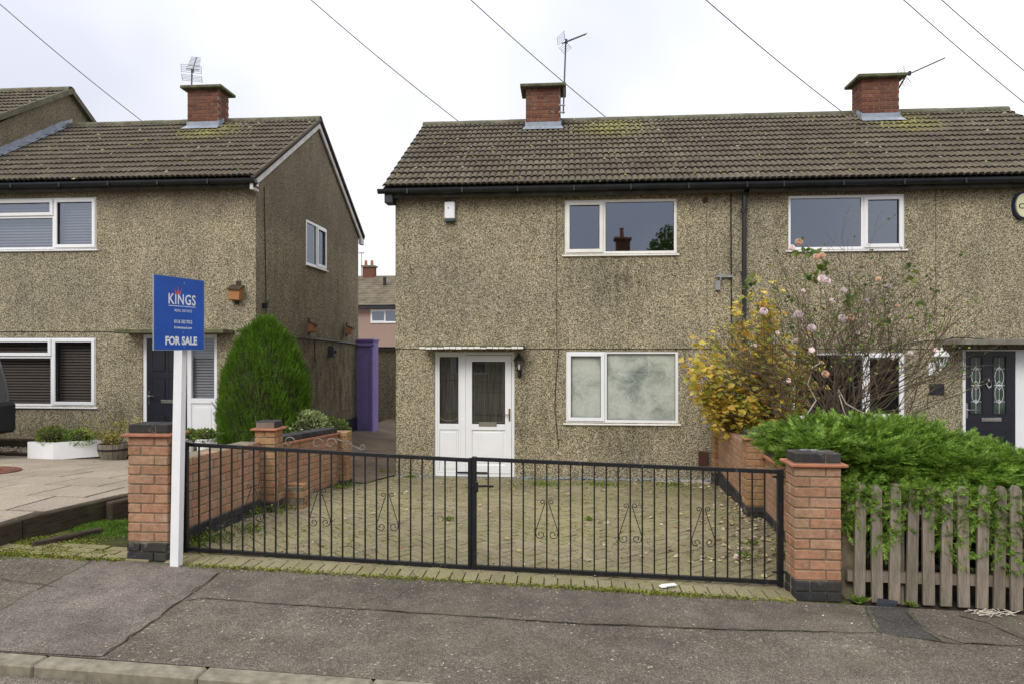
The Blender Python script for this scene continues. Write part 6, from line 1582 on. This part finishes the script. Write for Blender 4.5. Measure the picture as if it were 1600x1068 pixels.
# bird boxes
def birdbox(v, yawz, label, wdt=.13, h=.20, xf=None):
    o = thing('bird_box', tuple(v), label, 'bird box', 'wooden bird boxes on the left house'); R = Matrix.Translation(v) @ Matrix.Rotation(yawz, 4, 'Z') @ Matrix.Rotation(.07, 4, 'Y')
    mb = MB(R); w = wdt/2; d = .13
    mb.add([(-w, 0, 0), (w, 0, 0), (w, -d, .015), (-w, -d, .015), (-w, 0, h), (w, 0, h), (w, -d, h*.8), (-w, -d, h*.8)], [(0,3,2,1)[::-1],(4,5,6,7)[::-1],(0,1,5,4)[::-1],(1,2,6,5)[::-1],(2,3,7,6)[::-1],(3,0,4,7)[::-1]]); part('box', mb, M['birdbox'], o)
    mb = MB(R); s_ = (h*.2)/d; mb.add([(-w-.015, .01, h+.01), (w+.015, .01, h+.01), (w+.015, -d-.03, h*.8-.02), (-w-.015, -d-.03, h*.8-.02), (-w-.015, .01, h+.03), (w+.015, .01, h+.03), (w+.015, -d-.03, h*.8), (-w-.015, -d-.03, h*.8)], [(0,3,2,1),(4,5,6,7),(0,1,5,4),(1,2,6,5),(2,3,7,6),(3,0,4,7)]); part('lid', mb, M['sleeper'], o)
    mb = MB(R); mb.add([(.022*math.cos(2*PI*k/10), -d+.011+.0-.0025-.004, h*.58+.022*math.sin(2*PI*k/10)) for k in range(10)], [tuple(range(10))]); part('entrance_hole', mb, M['black'], o)
    mb = MB(R); mb.box((-.04, -.0, h*.0-.06), (.04, .02, h+.10), .003); part('back_board', mb, M['sleeper'], o)
v = at(370, 470, YL-.04); birdbox(v, .0, 'bird box on the front wall of the left house beside the sale board', .20, .25)
v = atx(483, 519, -5.36); birdbox(v, PI/2, 'bird box on the side wall of the left house nearer the front', .16, .20)
v = atx(542, 522, -5.36); birdbox(v, PI/2, 'bird box on the side wall of the left house nearer the rear corner', .15, .19)

# ================================================================= AERIALS
def aerial(base, top, bdir, L, label, nel=11, refl=.16, rmast=.016, el=.17, elv=Vector((0, 0, 1))):
    base, top, bdir = Vector(base), Vector(top), Vector(bdir).normalized()
    o = thing('tv_aerial', tuple(base), label, 'tv aerial', 'tv aerials on the chimneys')
    mb = MB(); mb.tube([base, top], rmast, 7); part('mast', mb, M['metal_d'], o)
    b0 = top-bdir*.10; b1 = top+bdir*L; mb = MB(); mb.tube([b0, b1], .012, 6); part('boom', mb, M['metal_d'], o)
    sd = elv-bdir*elv.dot(bdir); sd.normalize(); hd = bdir.cross(sd).normalized()
    for k in range(nel):
        p = b0.lerp(b1, .24+.75*k/(nel-1)); h = el*(1-.3*k/nel); mb = MB(); mb.tube([p-hd*h*.5, p+hd*h*.5], .005, 4); mb.tube([p-hd*h*.5, p-hd*h*.5+sd*.02], .004, 4); part('element', mb, M['metal_d'], o)
    mb = MB()
    for s_ in (-1, 1):
        for k in range(5):
            q = b0+sd*s_*(.03+.035*k)+bdir*(.012*k+.02); mb.tube([q-hd*refl, q+hd*refl], .004, 4)
        for e in (-1, 1): mb.tube([b0+hd*refl*e+sd*s_*.02, b0+hd*refl*e+sd*s_*.18+bdir*.06], .004, 4)
    part('reflector', mb, M['metal_d'], o)
    mb = MB(); q = b0.lerp(b1, .18); mb.box(tuple(q-Vector((.025, .025, .03))), tuple(q+Vector((.025, .025, .05))), .004); part('dipole_box', mb, M['black'], o)
    return o
v0 = at(880, 178, 13.72); v1 = at(884, 66, 13.72); v2 = at(923, 42, 13.72)
o = aerial((v0.x, 13.72, v0.z), (v1.x, 13.72, v1.z), (v2.x-v1.x, .25, v2.z-v1.z), .52, 'tall aerial on a long mast strapped to the middle chimney', 10, .15, el=.20)
mb = MB()
for zz_ in (.02, .16): mb.box((v0.x-.09, 13.70, v0.z+zz_), (v0.x+.04, 13.74, v0.z+zz_+.02), .002)
part('mast_bracket', mb, M['metal'], o)
v0 = at(299, 134, 14.3); v1 = at(300, 114, 14.3); v2 = at(303, 88, 14.3)
aerial((v0.x, 14.3, v0.z-.25), (v1.x, 14.3, v1.z), (-.25, .60, .55), 1.0, 'aerial pointing up behind the left chimney cap', 11, .20, el=.26)
v0 = at(1399, 138, 13.9); v1 = at(1416, 118, 13.9); v2 = at(1482, 87, 13.9)
aerial((v0.x-.02, 13.9, v0.z-.15), (v1.x, 13.9, v1.z), (v2.x-v1.x, .1, v2.z-v1.z), .85, 'long aerial angled off the side of the right chimney', 15, .10, el=.14)
# ================================================================= OVERHEAD WIRES
wires = [((-40, -28), (222, 189), 15.2, 'leftmost overhead wire running down behind the left roof'), ((440, -40), (720, 192), 14.6, 'overhead wire running down behind the left end of the middle roof'),
         ((690, -42), (953, 188), 14.8, 'overhead wire crossing the tall aerial mast to the middle ridge'), ((1055, -42), (1318, 176), 14.7, 'overhead wire running down to the ridge left of the right chimney'),
         ((1360, -46), (1650, 200), 16.0, 'overhead wire passing over the right end of the roof, lower of two'), ((1420, -46), (1660, 158), 16.2, 'topmost right overhead wire in the sky corner')]
for (p, q, Y, lab) in wires:
    a = at(p[0], p[1], Y-2.5); b = at(q[0], q[1], Y); 
    d = (b-a); b2 = b+d*.06; pts = [a.lerp(b2, k/8)-Vector((0, 0, .06*math.sin(PI*k/8))) for k in range(9)]
    mb = MB(); mb.tube(pts, .0085, 5); one('overhead_wire', mb, M['wire'], tuple(a), lab, 'cable', 'overhead wires')
# ================================================================= VAN AT THE LEFT EDGE
YV0, YV1 = 8.75, 10.05; XV = at(20, 640, YV1).x
vz = slabz(-9, 9.3)
van = thing('van', (XV-2, 9.4, vz), 'grey van parked on the slab drive at the left edge of the picture', 'van')
prof = [(-.02, .34), (0.0, .62), (-.01, .90), (-.05, 1.15), (-.12, 1.45), (-.22, 1.68), (-.42, 1.80), (-3.4, 1.82), (-3.9, 1.30), (-4.7, 1.05), (-4.85, .60), (-4.8, .34)]
mb = MB(); n = len(prof); vs = []
for (y, ins) in ((YV0, .06), (YV0+.10, 0), (YV1-.10, 0), (YV1, .06)):
    for (x, z) in prof: 
        tz = max(0, (z-1.0)/.8)*.10; yy = y+(tz if y < 9.4 else -tz); cx_ = -2.4; vs.append((XV+cx_+(x-cx_)*(1-ins*.4), yy, vz+z*(1-.0)))
mb.add(vs, [(r*n+k, r*n+(k+1) % n, (r+1)*n+(k+1) % n, (r+1)*n+k) for r in range(3) for k in range(n)]+[tuple(reversed(range(n))), tuple(3*n+k for k in range(n))]); part('body', mb, M['van'], van)
mb = MB(); mb.box((XV-.55, YV0-.05, vz+.30), (XV+.045, YV1+.05, vz+.78), .05); part('bumper', mb, M['black'], van)
mb = MB(); mb.box((XV-3.5, YV0-.02, vz+1.06), (XV-.02, YV0+.01, vz+1.12), .006); part('side_trim', mb, M['black'], van)
mb = MB(); mb.add([(XV-1.3, YV0+.035, vz+1.22), (XV-.24, YV0+.035, vz+1.22), (XV-.34, YV0+.085, vz+1.66), (XV-1.3, YV0+.085, vz+1.66)], [(0, 1, 2, 3)]); part('window', mb, M['glass'], van)
mb = MB(); pp = [Vector(q) for q in ((XV-1.3, YV0+.02, vz+1.20), (XV-.24, YV0+.02, vz+1.20), (XV-.21, YV0+.035, vz+1.3), (XV-.34, YV0+.07, vz+1.68), (XV-1.3, YV0+.07, vz+1.68))]; mb.tube(pp, .012, 5); part('window_trim', mb, M['metal'], van)
for dx in (-.95, -3.7):
    wp = MB(); wp.xf = Matrix.Translation((XV+dx, YV0+.02, vz+.30)) @ Matrix.Rotation(PI/2, 4, 'X'); wp.lathe((0, 0, 0), [(.30, -.18), (.31, -.02), (.20, .0), (.20, -.01), (.001, -.01)], 20); wh = part('wheel', wp, M['tyre'], van)
    wp = MB(); wp.xf = Matrix.Translation((XV+dx, YV0+.0, vz+.30)) @ Matrix.Rotation(PI/2, 4, 'X'); wp.lathe((0, 0, 0), [(.19, 0), (.17, .015), (.05, .02), (.001, .02)], 12); part('rim', wp, M['metal'], wh)

# ================================================================= STREET BEHIND THE CAMERA (seen reflected in the upper windows)
YO = -13.0
op = thing('opposite_house', (3, YO, 0), 'house across the street seen only as a reflection in the upper windows', 'house')
mb = MB(); mb.box((-12, YO-6, -1.2), (14, YO, 4.9)); part('wall', mb, M['dash'], op)
mb = MB(); mb.prism([(0, 0)], 0, 0) if False else mb.add([(-12.1, YO+.3, 4.85), (14.1, YO+.3, 4.85), (14.1, YO-3, 6.95), (-12.1, YO-3, 6.95), (-12.1, YO-6.3, 4.85), (14.1, YO-6.3, 4.85)], [(0, 1, 2, 3), (3, 2, 5, 4), (0, 3, 4), (1, 5, 2)]); orf = part('roof', mb, M['tile'], op)
mb = MB(); mb.box((2.75, YO-3.4, 6.4), (3.5, YO-2.7, 8.2)); oc = part('chimney', mb, M['brick_red'], op)
mb = MB(); mb.box((2.65, YO-3.5, 8.203), (3.6, YO-2.6, 8.3)); mb.lathe((3.1, YO-3, 8.3), [(.12, 0), (.10, .5), (.13, .55)], 10); part('chimney_cap', mb, M['creasing'], oc)
for x_ in (-9, -5, -1, 3.4, 7, 11):
    for z_ in (.8, 3.1): mb = MB(); mb.box((x_-.9, YO+.001, z_), (x_+.9, YO+.03, z_+1.1)); w_ = part('window', mb, M['upvc'], op); mb = MB(); mb.box((x_-.8, YO+.031, z_+.1), (x_+.8, YO+.035, z_+1.0)); part('pane', mb, M['navy'], w_)
TX = at(1052, 545, 22.5-(YO+1.3)).x
tr_ = thing('tree', (TX, YO-1+2.2, 0), 'leafy tree across the street seen only as a reflection in the upper window', 'tree')
mb = MB(); mb.tube([(TX, YO+1.4, -.8), (TX-.1, YO+1.3, 3), (TX, YO+1.2, 5)], .18, 8, r1=.08); part('trunk', mb, M['bark'], tr_)
n = 4000; d = NR.normal(0, 1, (n, 3)); d /= np.linalg.norm(d, axis=1, keepdims=True)
p = np.array([TX, YO+1.3, 6.3])+d*np.array([1.3, 1.3, 1.9])*(NR.random(n)[:, None]**.5)
cloud('crown', M['roseleaf'], p, d+NR.normal(0, .5, (n, 3)), NR.uniform(.12, .22, n), leaf(.7), tr_)
